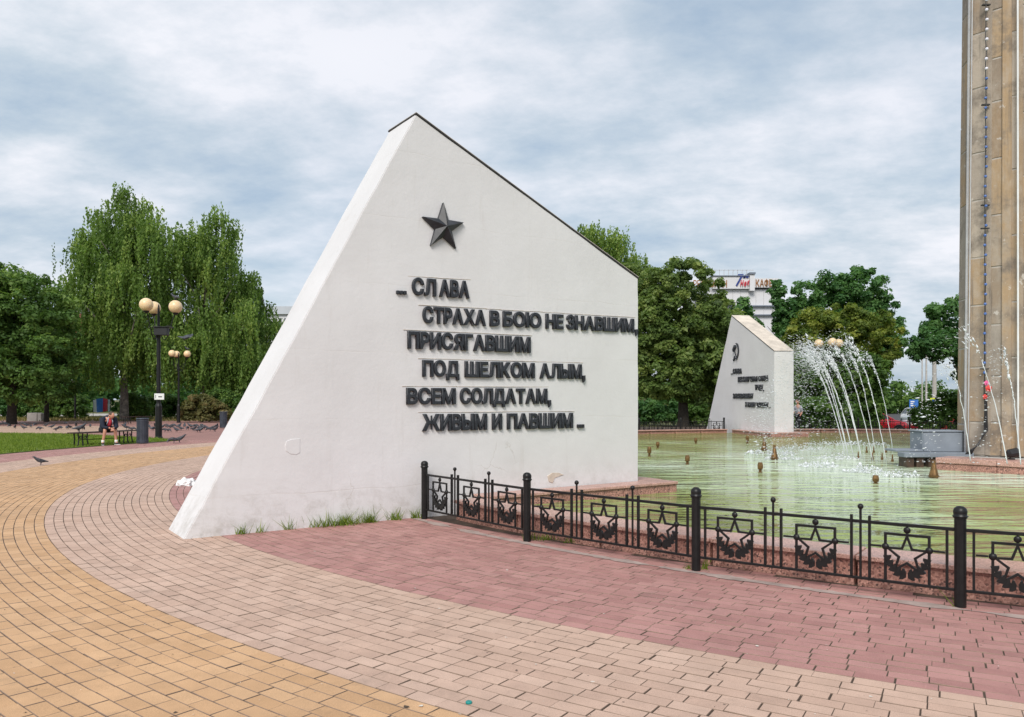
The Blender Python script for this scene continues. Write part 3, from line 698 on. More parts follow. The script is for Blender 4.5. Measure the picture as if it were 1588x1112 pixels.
# ------------------------------------------------------------------ obelisk
def obelisk():
    base = 0.34; c = Vector((12.0, 19.05))
    root = thing('obelisk', (c.x, c.y, base), 'tall weathered tan stone obelisk rising from the pool', 'obelisk')
    k = 0.0085
    def sc(z): return 1 - k*z
    front = [(1485,17.35),(1500.5,16.75),(1532,16.45),(1561,16.2),(1583,16.05),(1660,15.7)]
    pl = [Vector(((px-CX)/F*Z - c.x, Z - c.y)) for px, Z in front]
    pl += [Vector((2.9,-2.2)), Vector((2.9,1.5)), Vector((1.0,2.6)), Vector((-0.85,0.4))]
    cen = sum(pl, Vector((0,0)))/len(pl)
    core = list(pl)
    b = MB(); n = len(core); V = [(p.x, p.y, 0) for p in core] + [(p.x*sc(24), p.y*sc(24), 24) for p in core]
    b.add(V, [(i, (i+1) % n, n+(i+1) % n, n+i) for i in range(n)] + [tuple(range(n)), tuple(range(2*n-1, n-1, -1))]); b.build('core', M_OBCORE, root)
    # facing panels, course by course on each visible face
    prof = [(0, [1.15,1.9]), (1, [1.25,1.05]), (2, [1.25,1.05]), (3, [1.2,1.4]), (4, [1.1,1.3]), (9, [1.5,1.5])]
    for fi, hs in prof:
        a, q = pl[fi], pl[(fi+1) % n]; out = Vector(((q-a).y, -(q-a).x)).normalized()
        if out.dot((a+q)/2-cen) < 0: out = -out
        dirn = (q-a).normalized(); ln = (q-a).length
        z = 0.0; i = 0
        while z < 14.5:
            h = hs[i % 2]*rnd.uniform(0.8, 1.2) if i else hs[0]*0.55
            z1 = z+h; jit = rnd.uniform(0, 0.008); e0, e1 = 0.024, ln-0.024
            bb = MB(); V = []
            for zz in (z+0.017, z1-0.017):
                for s_, o_ in ((e0, -0.03), (e1, -0.03), (e1, 0.010+jit), (e0, 0.010+jit)):
                    p = a + dirn*s_ + out*o_; V.append((p.x*sc(zz), p.y*sc(zz), zz))
            bb.add(V, [(0,1,2,3),(7,6,5,4)] + [(j, (j+1) % 4, 4+(j+1) % 4, 4+j) for j in range(4)])
            bb.build('panel', M_OBEL, root, bevel=0.008); z = z1; i += 1
    for fi, w_, o_ in ((1, 0.035, 0.035), (2, 0.05, 0.03), (3, 0.09, 0.05), (4, 0.05, 0.035)):
        a, q = pl[fi], pl[(fi+1) % n]; dirn = (q-a).normalized(); out = Vector((dirn.y, -dirn.x)); out = -out if out.dot((a+q)/2-cen) < 0 else out
        bb = MB(); V = [(p.x*sc(zz), p.y*sc(zz), zz) for zz in (0.01, 15) for p in (a-dirn*w_-out*0.05, a+dirn*w_-out*0.05, a+dirn*w_+out*o_, a-dirn*w_+out*o_)]
        bb.add(V, [(0,1,2,3),(7,6,5,4)] + [(j, (j+1) % 4, 4+(j+1) % 4, 4+j) for j in range(4)]); bb.build('rib', M_OBEL, root, bevel=0.01)
    # conduit pipes
    for px, Z, r, m in ((1497.5, 16.78, 0.030, M_PIPE), (1502.0, 16.62, 0.014, M_PIPE), (1578.8, 15.98, 0.018, M_WHITE)):
        p = Vector(((px-CX)/F*Z - c.x, Z - c.y)); d_ = p.normalized(); p = p + d_*0.03
        b = MB(); b.tube([(p.x*sc(z), p.y*sc(z), z) for z in np.linspace(0.02, 15, 14)], r, 8); b.build('pipe', m, root, smooth=True)
    return root, sc, c, base
obel, osc, oc, ob = obelisk()
# string of lights down the obelisk
def string_light():
    rt = thing('string_light', (0,0,0), 'string of blue and white bulbs hanging down the obelisk', 'string light')
    def P(py):
        px = 1526.5 + (600-py)/600*3.0; Z = 16.42 + (620-py)/F*16.4*0.0085*2.6; return at(px, py, Z-0.02)
    b = MB(); b.tube([P(y) + Vector((rnd.uniform(-.008,.008), 0, 0)) for y in range(-60, 640, 20)], 0.011, 6); b.build('cable', M_BLACK, rt)
    mb, mw = flat('blue_bulb', (0.08,0.16,0.42), 0.2), flat('white_bulb', (0.72,0.72,0.82), 0.25)
    b = MB(); b.sphere((0,0,0), 0.031, 8, 6); bl = b.mesh('bulb', mb, smooth=True); b = MB(); b.sphere((0,0,0), 0.034, 8, 6); wh = b.mesh('bulb', mw, smooth=True)
    y = -30
    while y < 582: link('bulb', wh if y < 112 else bl, rt, Matrix.Translation(P(y) + Vector((rnd.uniform(-.012,.012), -0.012, 0)))); y += 15.2
    for y in (7, 162, 318, 354, 572):
        p = P(y); b = MB(); b.box(p.x-0.07, p.x+0.09, p.y-0.01, p.y+0.05, p.z-0.012, p.z+0.012); b.build('bracket', M_FLASH, rt)
string_light()
def flowers():
    p = at(1529, 601, 16.30); rt = thing('artificial_flowers', p, 'bunch of red and pink artificial flowers tied to the light cable', 'flowers')
    mr, mp2 = flat('red_petal', (0.62,0.06,0.05), 0.6), flat('pink_petal', (0.75,0.12,0.32), 0.6)
    for (dx_, dz, r, m) in ((0.045,-0.02,0.060,mr), (0.0,0.09,0.045,mp2), (-0.03,-0.19,0.045,mr)):
        b = MB()
        for i in range(5):
            a = i*72+20; b.sphere((dx_+r*0.6*math.cos(R(a)), -0.02, dz+r*0.6*math.sin(R(a))), r*0.62, 7, 5, (1,0.5,1))
        b.sphere((dx_, -0.035, dz), r*0.5, 7, 5); b.build('flower_head', m, rt, smooth=True)['kind'] = 'stuff'
flowers()
def platform():
    rt = thing('obelisk_platform', (12,19.05,0), 'pink granite platform under the obelisk in the pool', 'platform')
    V1, V2 = Vector((8.57,16.1)), Vector((10.75,13.62)); d = (V2-V1); n_ = 3
    inner = Vector((0.75, 0.66)).normalized()
    for i in range(n_):
        a, b_ = V1+d*(i/n_), V1+d*((i+1)/n_); e = d.normalized()*0.004
        for nm, z0, z1, o_, m in (('platform_stone', -0.05, 0.225, 0.0, M_GRAN), ('platform_cap', 0.228, 0.335, -0.035, M_GRANCAP)):
            bb = MB(); q = [a+e+inner*o_, b_-e+inner*o_, b_-e+inner*0.62, a+e+inner*0.62]
            bb.add([(p.x-12, p.y-19.05, z) for z in (z0, z1) for p in q], [(0,1,2,3),(7,6,5,4)]+[(j,(j+1)%4,4+(j+1)%4,4+j) for j in range(4)]); bb.build(nm, m, rt, bevel=0.008)
    bb = MB(); q = [V1+inner*0.624+d*0.0, V2+inner*0.624, Vector((15.5,15.5)), Vector((15.5,21)), Vector((12.6,22.3)), Vector((9.9,19.8))]
    bb.add([(p.x-12, p.y-19.05, z) for z in (-0.05, 0.325) for p in q], [tuple(range(6)), tuple(range(11,5,-1))]+[(j,(j+1)%6,6+(j+1)%6,6+j) for j in range(6)]); bb.build('platform_bed', M_CONC, rt)
platform()
def cabinet():
    p = g(1394, 709, 0.1); Z = 16.9
    rt = thing('electrical_cabinet', (0,0,0), 'grey metal cabinet standing in the pool beside the obelisk', 'cabinet')
    def X(px, Z_): return (px-CX)/F*Z_
    b = MB(); b.box(X(1431,Z), X(1494,Z), Z, Z+0.55, 0.30, 0.815); b.build('housing', M_GREYBOX, rt, bevel=0.012)
    b = MB(); b.box(X(1429,Z), X(1496,Z), Z-0.03, Z+0.58, 0.818, 0.845); b.build('lid', M_GREYBOX, rt, bevel=0.006)
    b = MB(); b.box(X(1432.5,Z), X(1492.5,Z), Z-0.014, Z-0.002, 0.40, 0.80); b.build('door', M_GREYBOX, rt, bevel=0.004)
    b = MB(); b.box(X(1391,Z), X(1497,Z), Z-0.32, Z-0.02, 0.30, 0.395); b.build('tray', M_GREYBOX, rt, bevel=0.008)
    b = MB(); b.box(X(1389,Z), X(1445,Z), Z+0.0, Z+0.5, 0.398, 0.44); b.build('tray_lid', M_GREYBOX, rt, bevel=0.006)
    for a in (1397, 1412, 1430): b = MB(); b.box(X(a,Z), X(a+11,Z), Z-0.26, Z+0.1, 0.02, 0.298); b.build('support_brick', M_DARKWET, rt, bevel=0.006)
cabinet()
def cables():
    rt = thing('cable_bundle', (0,0,0), 'black cables hanging down the obelisk foot to the grey cabinet', 'cable')
    for i in range(5):
        pts = [at(1527+i*0.8, 610, 16.32), at(1527+i, 640+i*2, 16.3), at(1526+i*1.4, 668, 16.28), at(1518-i*1.5, 690+i, 16.2), at(1503+i, 699+i*1.2, 16.25), at(1497, 704, 16.5)]
        fine = []
        for j in range(len(pts)-1):
            for s in np.linspace(0, 1, 5)[:-1]: fine.append(pts[j].lerp(pts[j+1], s))
        fine.append(pts[-1]); b = MB(); b.tube(fine, 0.010, 5); b.build('cable', M_BLACK, rt, smooth=True)
cables()
def floodlight():
    p = at(1567, 707, 15.5); rt = thing('floodlight', (p.x, p.y, 0.335), 'small dark floodlight lying on the pink obelisk platform', 'floodlight')
    b = MB(); b.lathe([(0.05,0),(0.085,0.03),(0.09,0.16),(0.095,0.19)], n=12); me = b.mesh('lamp_head', M_BLACK)
    link('lamp_head', me, rt, Matrix.Translation((-0.06,0,0.11)) @ Matrix.Rotation(R(80),4,'Y')); b = MB(); b.box(-0.03,0.06,-0.05,0.05,0.0,0.03); b.build('foot', M_BLACK, rt)
floodlight()

# ------------------------------------------------------------------ fountain
def nozzles():
    def small(px, py, hpx):
        p = g(px, py, WZ); h = hpx/F*p.y
        rt = thing('fountain_nozzle', (p.x, p.y, WZ-0.05), 'short dark brass fountain nozzle standing in the green water', 'nozzle', 'short brass nozzles in the pool')
        b = MB(); b.lathe([(0.045,0),(0.045,0.06),(0.03,0.065),(0.03,h*0.55)], n=10); b.build('pipe', M_BRASS, rt)
        b = MB(); b.lathe([(0.034,h*0.55+.002),(0.05,h*0.6),(0.055,h*0.95),(0.040,h+0.05)], n=10); b.build('nozzle_head', M_BRASS, rt)
    for q in ((1007,708,15),(1020,695,10),(1079,688,9),(1066,720,14),(1159,688,12),(1179,733,16),(1358,750,13)): small(*q)
    for px, py, hp in ((1185,699,20),(1201,713,23),(1448,741,27)):
        p = g(px, py, WZ); h = hp/F*p.y
        rt = thing('fountain_nozzle', (p.x, p.y, WZ-0.05), 'tall conical brass fountain nozzle with ring collars in the green water', 'nozzle', 'conical brass nozzles in the pool')
        b = MB(); b.lathe([(0.075,0),(0.075,h*0.22),(0.095,h*0.23),(0.095,h*0.29),(0.07,h*0.3)], n=12); b.build('base', M_BRASS, rt)
        b = MB(); b.lathe([(0.080,h*0.30+.002),(0.062,h*0.55),(0.035,h*0.9),(0.03,h+0.05)], n=12); b.build('cone', M_BRASS, rt, smooth=False)
nozzles()
OCT = np.array([(1,0,0),(-1,0,0),(0,1,0),(0,-1,0),(0,0,1),(0,0,-1)], float); OF = np.array([(0,2,4),(2,1,4),(1,3,4),(3,0,4),(2,0,5),(1,2,5),(3,1,5),(0,3,5)])
def drops(name, P, S, parent, stretch=None):
    n = len(P); V = (OCT[None]*S[:,None,None]); 
    if stretch is not None: V = V*np.array([1,1,1.0]) + stretch[:,None,:]*OCT[None,:,2:3]*S[:,None,None]
    V = (V + P[:,None,:]).reshape(-1,3); Fc = (OF[None] + (np.arange(n)*6)[:,None,None]).reshape(-1,3)
    o = np_mesh(name, V, Fc, M_SPRAY, parent, smooth=True); o['kind'] = 'stuff'; return o
def jet(base, dirn, rng_m, apex, label, group, dens=1.0, seed=0, fall=1.0):
    """a rising tube of water that breaks into drops near its apex and falls as spray"""
    r = np.random.default_rng(seed); gacc = 9.8; vz = math.sqrt(2*gacc*apex); T = 2*vz/gacc; vx = rng_m/T
    rt = thing('water_jet', base, label, 'fountain jet', group)
    def P(t, v=1.0): return np.array([dirn[0]*vx*t*v, dirn[1]*vx*t*v, vz*t*v - 0.5*gacc*t*t])
    ts = np.linspace(0, T*0.27, 16); b = MB(); pts = [P(t) + r.normal(0, 0.004, 3)*(i/6) for i, t in enumerate(ts)]
    b.tube(pts, [0.010 - 0.005*i/15 for i in range(16)], 6); b.build('stream', M_SPRAY, rt, smooth=True)
    n = int(460*dens); t = T*(0.13 + 0.87*r.random(n)**(1/(fall*1.25))); age = t/T
    p = np.array([P(q, 1 + r.normal(0, 0.030)*min(1, q/T*2)) for q in t]); p += r.normal(0, 1, (n,3))*(0.005 + 0.24*np.clip(age-0.30, 0, 1)**1.1)[:,None]
    s = np.where(age < 0.3, 0.0065, np.where(age < 0.55, 0.0105, 0.0155))*np.exp(r.normal(0, 0.42, n)); p[:,2] = np.maximum(p[:,2], 0.01)
    vel = np.stack([np.full(n, dirn[0]*vx), np.full(n, dirn[1]*vx), vz-gacc*t], 1); vel /= np.linalg.norm(vel, axis=1)[:,None]
    drops('droplets', p, s, rt, vel*1.3)
    return rt
JL = 'arching white jet of the obelisk fountain breaking into drops'; JG = 'jets arching out from the obelisk'
for i, a in enumerate((104, 113, 122, 131, 139, 147, 155, 162, 169, 176, 183, 190, 197)):
    d = (math.cos(R(a)), math.sin(R(a))); jr = random.Random(i)
    r0 = 3.72 if a > 125 else 4.1
    jet((POOL.x+r0*d[0], POOL.y+r0*d[1], WZ), d, 2.25+jr.uniform(-.25,.25), 2.62+jr.uniform(-.18,.18), JL, JG, 1.6, i)
for i, (px, py, Z) in enumerate(((1505,712,14.9),(1562,717,14.2),(1583,720,14.0))):
    p = Vector(((px-CX)/F*Z, Z, 0.36 if i else 0.36)); d = Vector((-0.95, -0.35)).normalized() if i == 0 else Vector((-0.93, 0.25)).normalized()
    jet((p.x, p.y, p.z), (d.x, d.y), (1.15, 1.5, 0.6)[i], (1.75, 2.35, 1.9)[i], ('thin white water jet rising from the near edge of the pink platform' if i != 1 else 'tall arched water jet crossing in front of the obelisk'), None if i == 1 else 'thin jets on the platform edge', 0.55, 40+i, 1.2)
    if i != 1: pass
for i, (px, py) in enumerate(((1331,711),(1344,702),(1355,702),(1374,702),(1353,713),(1368,713),(1384,716),(1410,721),(1447,700))):
    if i == 8: continue
    p = g(px, py, WZ); rt = thing('jet_nozzle', (p.x, p.y, WZ-0.03), 'small dark spray nozzle poking out of the water by the obelisk', 'nozzle', 'small dark nozzles around the obelisk')
    b = MB(); b.lathe([(0.030,0),(0.030,0.08),(0.022,0.09)], n=8); b.build('collar', M_BRASS, rt); b = MB(); b.lathe([(0.018,0.092),(0.014,0.17),(0.008,0.20)], n=8); b.build('tip', M_BRASS, rt)
def splash(px, py, w, n, seed):
    r = np.random.default_rng(seed); c = g(px, py, WZ); th = r.random(n)*2*math.pi; q = w*np.sqrt(r.random(n))
    P = np.stack([c.x+q*np.cos(th), c.y+q*np.sin(th)*0.8, WZ+np.abs(r.normal(0, 0.085, n))*(1.2-q/w)], 1)
    o = drops('splash', P, 0.012*np.exp(r.normal(0, 0.5, n)), None); tag(o, 'white splash where jet water hits the green pool', 'splash', 'splashes on the pool', 'stuff')
for i, q in enumerate(((1270,724,0.42,260),(1340,732,0.40,220),(1196,704,0.7,300),(1245,697,0.8,300),(1215,712,0.45,200),(1300,712,0.5,200),(1390,738,0.4,140),(1290,690,0.9,300),(1340,690,0.8,240))): splash(*q, 90+i)

# ------------------------------------------------------------------ trees
def crown_mesh(name, subs, leaf, mat, parent, hang=0.0, seed=0, per=60, spread=0.5):
    """subs: array of sub-clump centres (n,3), radii (n,), tints (n,)"""
    r = np.random.default_rng(seed); C, rad, tin = subs; n = len(C); m = n*per
    idx = np.repeat(np.arange(n), per); v = r.normal(0, 1, (m,3)); v /= np.linalg.norm(v, axis=1)[:,None]
    rr = rad[idx]*(r.random(m)**0.45); p = C[idx] + v*rr[:,None]*np.array([1,1,0.75])
    if hang: p[:,2] -= hang*r.random(m)**1.2*rad[idx]
    # leaf quads: broad, tilted outwards
    up = np.array([0,0,1.0]); nrm = v*0.8 + up*0.55 + r.normal(0, 0.5, (m,3)); nrm /= np.linalg.norm(nrm, axis=1)[:,None]
    a = np.cross(nrm, r.normal(0, 1, (m,3))); a /= np.linalg.norm(a, axis=1)[:,None]; b = np.cross(nrm, a)
    s = leaf*np.exp(r.normal(0, 0.28, m)); l = s*1.45
    if hang: a = np.array([0,0,-1.0]) + r.normal(0, 0.35, (m,3)); a /= np.linalg.norm(a, axis=1)[:,None]; b = np.cross(a, r.normal(0,1,(m,3))); b /= np.linalg.norm(b, axis=1)[:,None]
    V = np.stack([p - a*l[:,None]*0.5, p + b*s[:,None]*0.42 - a*l[:,None]*0.05, p + a*l[:,None]*0.5, p - b*s[:,None]*0.42 - a*l[:,None]*0.05], 1).reshape(-1,3)
    Fc = np.arange(4*m).reshape(-1,4); t = np.clip(tin[idx] + r.normal(0, 0.14, m), 0, 1)
    return np_mesh(name, V, Fc, mat, parent, t)
def subs_from(ells, n, seed, rad, inner=0.25):
    """ells: (cx,cy,cz,rx,ry,rz,weight) -> sub-clumps mostly on the shells"""
    r = np.random.default_rng(seed); w = np.array([e[6] if len(e) > 6 else e[3]*e[5] for e in ells]); w = w/w.sum(); k = r.choice(len(ells), n, p=w)
    E = np.array([e[:6] for e in ells])[k]; v = r.normal(0,1,(n,3)); v /= np.linalg.norm(v,axis=1)[:,None]
    q = np.where(r.random(n) < inner, r.random(n)**0.5*0.8, 0.86+0.18*r.random(n)); C = E[:,:3] + v*E[:,3:6]*q[:,None]
    C = C[C[:,2] > 0.3]; n = len(C); return C, rad*np.exp(r.normal(0,0.25,n)), np.clip(r.normal(0.45,0.2,n),0,1)
def trunk(root, h, r0, limbs, mat, seed=0, fork=0.35):
    r = random.Random(seed); pts = [Vector((r.uniform(-.06,.06)*i*0.6, r.uniform(-.06,.06)*i*0.6, h*i/6)) for i in range(7)]; pts[0] = Vector((0,0,-0.25))
    b = MB(); b.tube([pts[0]] + [Vector((pts[0].x,pts[0].y,0.15))] + pts[1:], [r0*1.35, r0*1.1] + [r0*(1-0.13*i) for i in range(1,7)], 9); b.build('trunk', mat, root, smooth=True)
    for i in range(limbs):
        t = fork + (0.80-fork)*(i+0.5)/limbs; k = int(t*6); base = pts[k].lerp(pts[min(k+1,6)], t*6-k) if k < 6 else pts[6]
        a = i*2.4+seed; ln = h*0.30*(1.15-t*0.75); p1 = base + Vector((math.cos(a)*ln*0.45, math.sin(a)*ln*0.45, ln*0.38)); p2 = base + Vector((math.cos(a)*ln*0.85, math.sin(a)*ln*0.85, ln*0.85))
        b = MB(); b.tube([base, p1, p2], [r0*0.45*(1.1-t*0.6), r0*0.26*(1.1-t*0.5), r0*0.07], 6); b.build('limb', mat, root, smooth=True)
def tree(name, px, Z, label, ells, n, rad, leaf, mat, h, r0=0.22, limbs=7, per=60, bark=None, group=None, hang=0, seed=1, inner=0.25, cat='tree', fork=0.35, z0=None):
    x = (px-CX)/F*Z; rt = thing(name, (x, Z, hgt(x, Z)-0.05 if z0 is None else z0), label, cat, group)
    if limbs: trunk(rt, h*0.86, r0, limbs, bark or M_BARK, seed, fork)
    crown_mesh('crown', subs_from(ells, n, seed, rad, inner), leaf, LEAF[mat], rt, hang, seed, per)['kind'] = 'stuff'; return rt
def weeping(px, Z, label, ells, nstr, h, r0, seed, leaf=0.15, lmin=0.8, lmax=3.2, step=0.085, mat='birch', limbs=12, nsub=200):
    """birch: strands of leaves hanging from branch points spread over and through the crown"""
    r = np.random.default_rng(seed); x = (px-CX)/F*Z; rt = thing('birch_tree', (x, Z, -0.05), label, 'tree')
    trunk(rt, h*0.84, r0, limbs, M_BIRCHBARK, seed, 0.25)
    # clumps of strands: a bough tip and 12 or so strands round it
    w = np.array([e[3]*e[5] for e in ells]); w = w/w.sum(); nb = nstr//12; k = r.choice(len(ells), nb, p=w); E = np.array([e[:6] for e in ells])[k]
    v = r.normal(0,1,(nb,3)); v[:,2] = np.where(r.random(nb) < 0.75, np.abs(v[:,2]), v[:,2]); v /= np.linalg.norm(v,axis=1)[:,None]
    q = np.where(r.random(nb) < 0.22, 0.3+0.5*r.random(nb), 0.84+0.14*r.random(nb)); B = E[:,:3] + v*E[:,3:6]*q[:,None]; tb = np.clip(r.normal(0.45,0.20,nb),0,1); rb = 0.55*np.exp(r.normal(0,0.25,nb))
    S = np.repeat(B,12,0) + np.clip(r.normal(0,1,(nb*12,3)),-1.7,1.7)*np.repeat(rb,12)[:,None]*np.array([0.62,0.62,0.30]); ts = np.repeat(tb,12)
    ln = lmin + (lmax-lmin)*r.random(len(S))**1.8; ln = np.minimum(ln, np.maximum(S[:,2]-2.0-0.5*r.random(len(S)), 0.2)); m = np.maximum((ln/step).astype(int), 2)
    idx = np.repeat(np.arange(len(S)), m); u = np.concatenate([np.linspace(0,1,c) for c in m]); sway = r.normal(0,0.10,(len(S),2))
    p = S[idx].copy(); p[:,2] -= u*ln[idx]; p[:,:2] += sway[idx]*(u**1.5*ln[idx])[:,None]; p += r.normal(0,0.055,p.shape); M = len(p)
    a = np.array([0,0,-1.0]) + r.normal(0,0.45,(M,3)); a /= np.linalg.norm(a,axis=1)[:,None]; b = np.cross(a, r.normal(0,1,(M,3))); b /= np.linalg.norm(b,axis=1)[:,None]
    s = leaf*np.exp(r.normal(0,0.25,M))[:,None]
    V = np.stack([p-a*s*0.6, p+b*s*0.38, p+a*s*0.7, p-b*s*0.38],1).reshape(-1,3); t = np.clip(ts[idx]+r.normal(0,0.13,M),0,1)
    np_mesh('crown', V, np.arange(4*M).reshape(-1,4), LEAF[mat], rt, t)['kind'] = 'stuff'; return rt
# the two big weeping birches and their lower neighbours
weeping(193, 58, 'tallest weeping birch with long hanging strands behind the bench', [(0.3,0,16.0,0.8,0.9,1.1),(0.0,0,14.3,2.5,1.8,2.2),(-1.6,0.2,12.0,2.3,2.2,2.4),(1.9,0,12.0,2.7,2.3,2.6),(-2.2,0,9.2,2.4,2.4,2.4),(0.5,-0.6,9.0,3.4,2.8,3.0),(-1.6,0,5.8,3.0,2.8,2.6),(1.8,-0.8,5.4,3.4,2.8,2.8)], 4500, 16.5, 0.30, 3)
weeping(318, 60, 'second weeping birch with loose hanging top strands beside the tallest birch', [(1.1,0,14.6,1.1,1.2,1.6),(0.2,0,13.6,2.2,1.7,2.2),(-1.4,0,12.2,1.9,1.8,2.4),(0.8,0,10.4,3.2,2.4,2.6),(0.9,-0.5,7.2,3.6,2.8,2.8),(-1.4,-0.6,5.4,3.6,2.6,2.6),(1.8,0,4.6,3.2,2.6,2.2)], 3500, 15.6, 0.28, 4)
weeping(385, 63, 'lower drooping birch between the second birch and the white wall', [(0,0,8.9,1.7,1.7,1.8),(0.3,0,6.6,2.6,2.2,2.2),(0.6,0,4.2,3.0,2.4,2.2),(-1.2,-0.5,3.4,2.2,2.0,2.0)], 2100, 10, 0.2, 5, lmax=2.0)
weeping(938, 62, 'birch whose drooping top shows over the slope of the star wall', [(-1.3,0,13.9,1.3,1.5,1.6),(0.2,0,13.2,1.5,1.5,1.8),(1.4,0,12.0,1.5,1.5,1.7),(0,0,9.4,2.8,2.2,2.4),(1.4,0,8.0,2.4,2.2,2.2)], 1700, 14, 0.24, 6, lmax=1.8)
tree('broadleaf_tree', 18, 50, 'dark round crowned broadleaf tree at the shady edge of the lawn walk', [(-1,0,7.6,2.6,2.4,2.5),(1.2,0,6.6,2.5,2.4,2.6),(-1.5,-0.5,4.4,3.0,2.6,2.4),(1.6,-0.5,3.8,2.8,2.4,2.4)], 360, 0.55, 0.145, 'dark', 9.5, 0.28, seed=11, per=150)
tree('broadleaf_tree', -70, 48, 'dark broadleaf tree leaning over the left end of the walk', [(0,0,7,3,2.6,3),(0,0,4,3,2.6,2.6)], 240, 0.6, 0.16, 'dark', 9, 0.26, seed=12, per=110)
tree('larch_tree', 72, 55, 'slim larch with a pointed top between the dark tree and the birch', [(0,0,8.4,0.55,0.55,1.5),(0.1,0,6.4,1.2,1.2,1.4),(0,0,4.6,1.8,1.6,1.6),(0,0,3.0,2.0,1.8,1.5)], 210, 0.45, 0.13, 'dark', 10, 0.16, seed=13, per=90, limbs=8)
tree('broadleaf_tree', 105, 70, 'small green tree half hidden between the larch and the tallest birch', [(0,0,5.2,2.4,2,2.2),(0,0,3.0,3.0,2.2,2.0)], 170, 0.6, 0.19, 'green', 6.5, 0.2, seed=14, per=80)
def spruce(px, Z, h, r, label, seed):
    rs = np.random.default_rng(seed); x = (px-CX)/F*Z; rt = thing('spruce_tree', (x, Z, -0.05), label, 'tree'); b = MB(); b.tube([(0,0,-.2),(0,0,h)], [0.16,0.02], 7); b.build('trunk', M_BARK, rt)
    C = []
    for i in range(26):
        z = h*(0.2+0.8*i/26); rr = r*(1-(i/26))**0.85+0.05
        for k in range(9): a = rs.random()*6.28; q = rr*(0.35+0.65*rs.random()); C.append((q*math.cos(a), q*math.sin(a), z-q*0.25))
    C = np.array(C); n = len(C); crown_mesh('crown', (C, 0.26*np.exp(rs.normal(0,.2,n)), np.clip(rs.normal(.45,.25,n),0,1)), 0.10, LEAF['spruce'], rt, 0.4, seed, 50)['kind'] = 'stuff'
spruce(403, 75, 12.2, 1.3, 'narrow brownish spruce rising behind the lower birch', 21)
# right hand group behind the pool
tree('chestnut_tree', 1060, 46, 'dense dark domed chestnut tree beside the hammer and sickle wall', [(-0.1,0,7.5,2.4,2.3,2.5),(-1.4,-0.3,6.0,2.0,2.0,2.4),(1.3,-0.2,5.4,1.7,1.9,2.3),(-0.9,-0.8,3.7,2.0,1.9,1.7),(1.0,-0.6,3.6,1.9,1.9,1.7)], 560, 0.40, 0.135, 'chestnut', 8.8, 0.34, seed=31, per=150, inner=0.2)
tree('chestnut_tree', 978, 49, 'second chestnut tree pressed against the domed one, behind the star wall', [(0,0,7.6,2.2,2.2,2.5),(0.3,-0.5,4.8,2.6,2.2,2.6)], 300, 0.43, 0.14, 'chestnut', 8.6, 0.3, seed=32, per=130, inner=0.2)
tree('chestnut_tree', 1118, 52, 'chestnut tree filling the gap just left of the hammer and sickle wall', [(-.2,0,6.2,1.7,1.6,2.4),(0.2,0,3.6,2.0,1.7,2.0)], 200, 0.45, 0.19, 'chestnut', 7, 0.26, seed=33, per=80)
tree('poplar_tree', 1150, 56, 'young green tree standing in front of the café building sign', [(-.2,0,8.2,0.8,0.9,1.1),(0.1,0,6.6,1.5,1.2,1.4),(0,0,4.6,1.8,1.4,2.0)], 170, 0.42, 0.19, 'green', 8.2, 0.16, seed=34, per=70)
tree('poplar_tree', 1221, 52, 'spiky upright tree to the right of the café sign', [(-0.6,0,9.2,0.26,0.4,1.2),(0.7,0,9.0,0.26,0.4,1.0),(-.1,0,7.5,0.75,0.8,1.3),(0.1,0,5.8,1.1,1.0,1.5),(0,0,3.8,1.3,1.2,1.7)], 170, 0.36, 0.18, 'green', 9.4, 0.17, seed=35, per=75)
tree('maple_tree', 1312, 54, 'broad deep green maple rising behind the yellowing tree', [(-1.3,0,8.8,1.6,1.6,1.9),(0.9,0,9.0,1.9,1.7,2.0),(2.2,0,6.8,1.6,1.6,2.2),(0,0,6.2,2.9,2.0,2.4)], 380, 0.44, 0.15, 'green', 9.6, 0.26, seed=36, per=120)
tree('yellow_tree', 1306, 48, 'low wide tree with yellowing leaves behind the fountain spray', [(-1.3,0,5.8,2.3,1.7,1.8),(1.3,0,5.7,2.1,1.7,1.9),(0,0,6.7,1.7,1.4,1.1)], 330, 0.34, 0.125, 'yellow', 6.4, 0.2, seed=37, per=120)
tree('dark_tree', 1300, 46.3, 'dark leafy mass of lower branches under the yellowing tree', [(-1.6,0,2.9,1.8,1.3,1.9),(0.2,0,3.0,1.8,1.3,2.0),(1.5,0,3.3,1.3,1.3,1.4)], 420, 0.38, 0.14, 'dark', 4.5, 0.18, seed=38, per=110)
tree('linden_tree', 1500, 42, 'bright green tree half hidden behind the left edge of the obelisk', [(-0.2,0,5.9,1.9,1.6,1.3),(-1.9,-0.2,4.7,1.4,1.2,0.8),(1.2,0,3.8,1.6,1.7,2.2)], 360, 0.34, 0.13, 'green', 6.4, 0.2, seed=39, per=110)
tree('hedge', 1462, 45, 'clipped dark green hedge beside the red cars', [(-0.9,0,0.95,0.8,0.8,1.0),(0.4,0,1.2,0.9,0.8,1.25),(1.6,0,1.3,0.9,0.8,1.3)], 230, 0.26, 0.10, 'dark', 2, limbs=0, seed=40, per=80, cat='hedge')
tree('shrub', 1338, 46.5, 'dark shrub hiding the tail of the left red car', [(0,0,0.9,0.9,0.8,1.1)], 120, 0.3, 0.12, 'dark', 2, limbs=0, seed=41, per=80, cat='shrub')
tree('shrub', 1266, 42, 'low dark shrub just right of the hammer and sickle wall', [(0,0,0.8,1.2,0.8,1.0),(1.6,0.3,0.7,1.0,.7,.9)], 150, 0.3, 0.12, 'dark', 2, limbs=0, seed=42, per=80, cat='shrub')
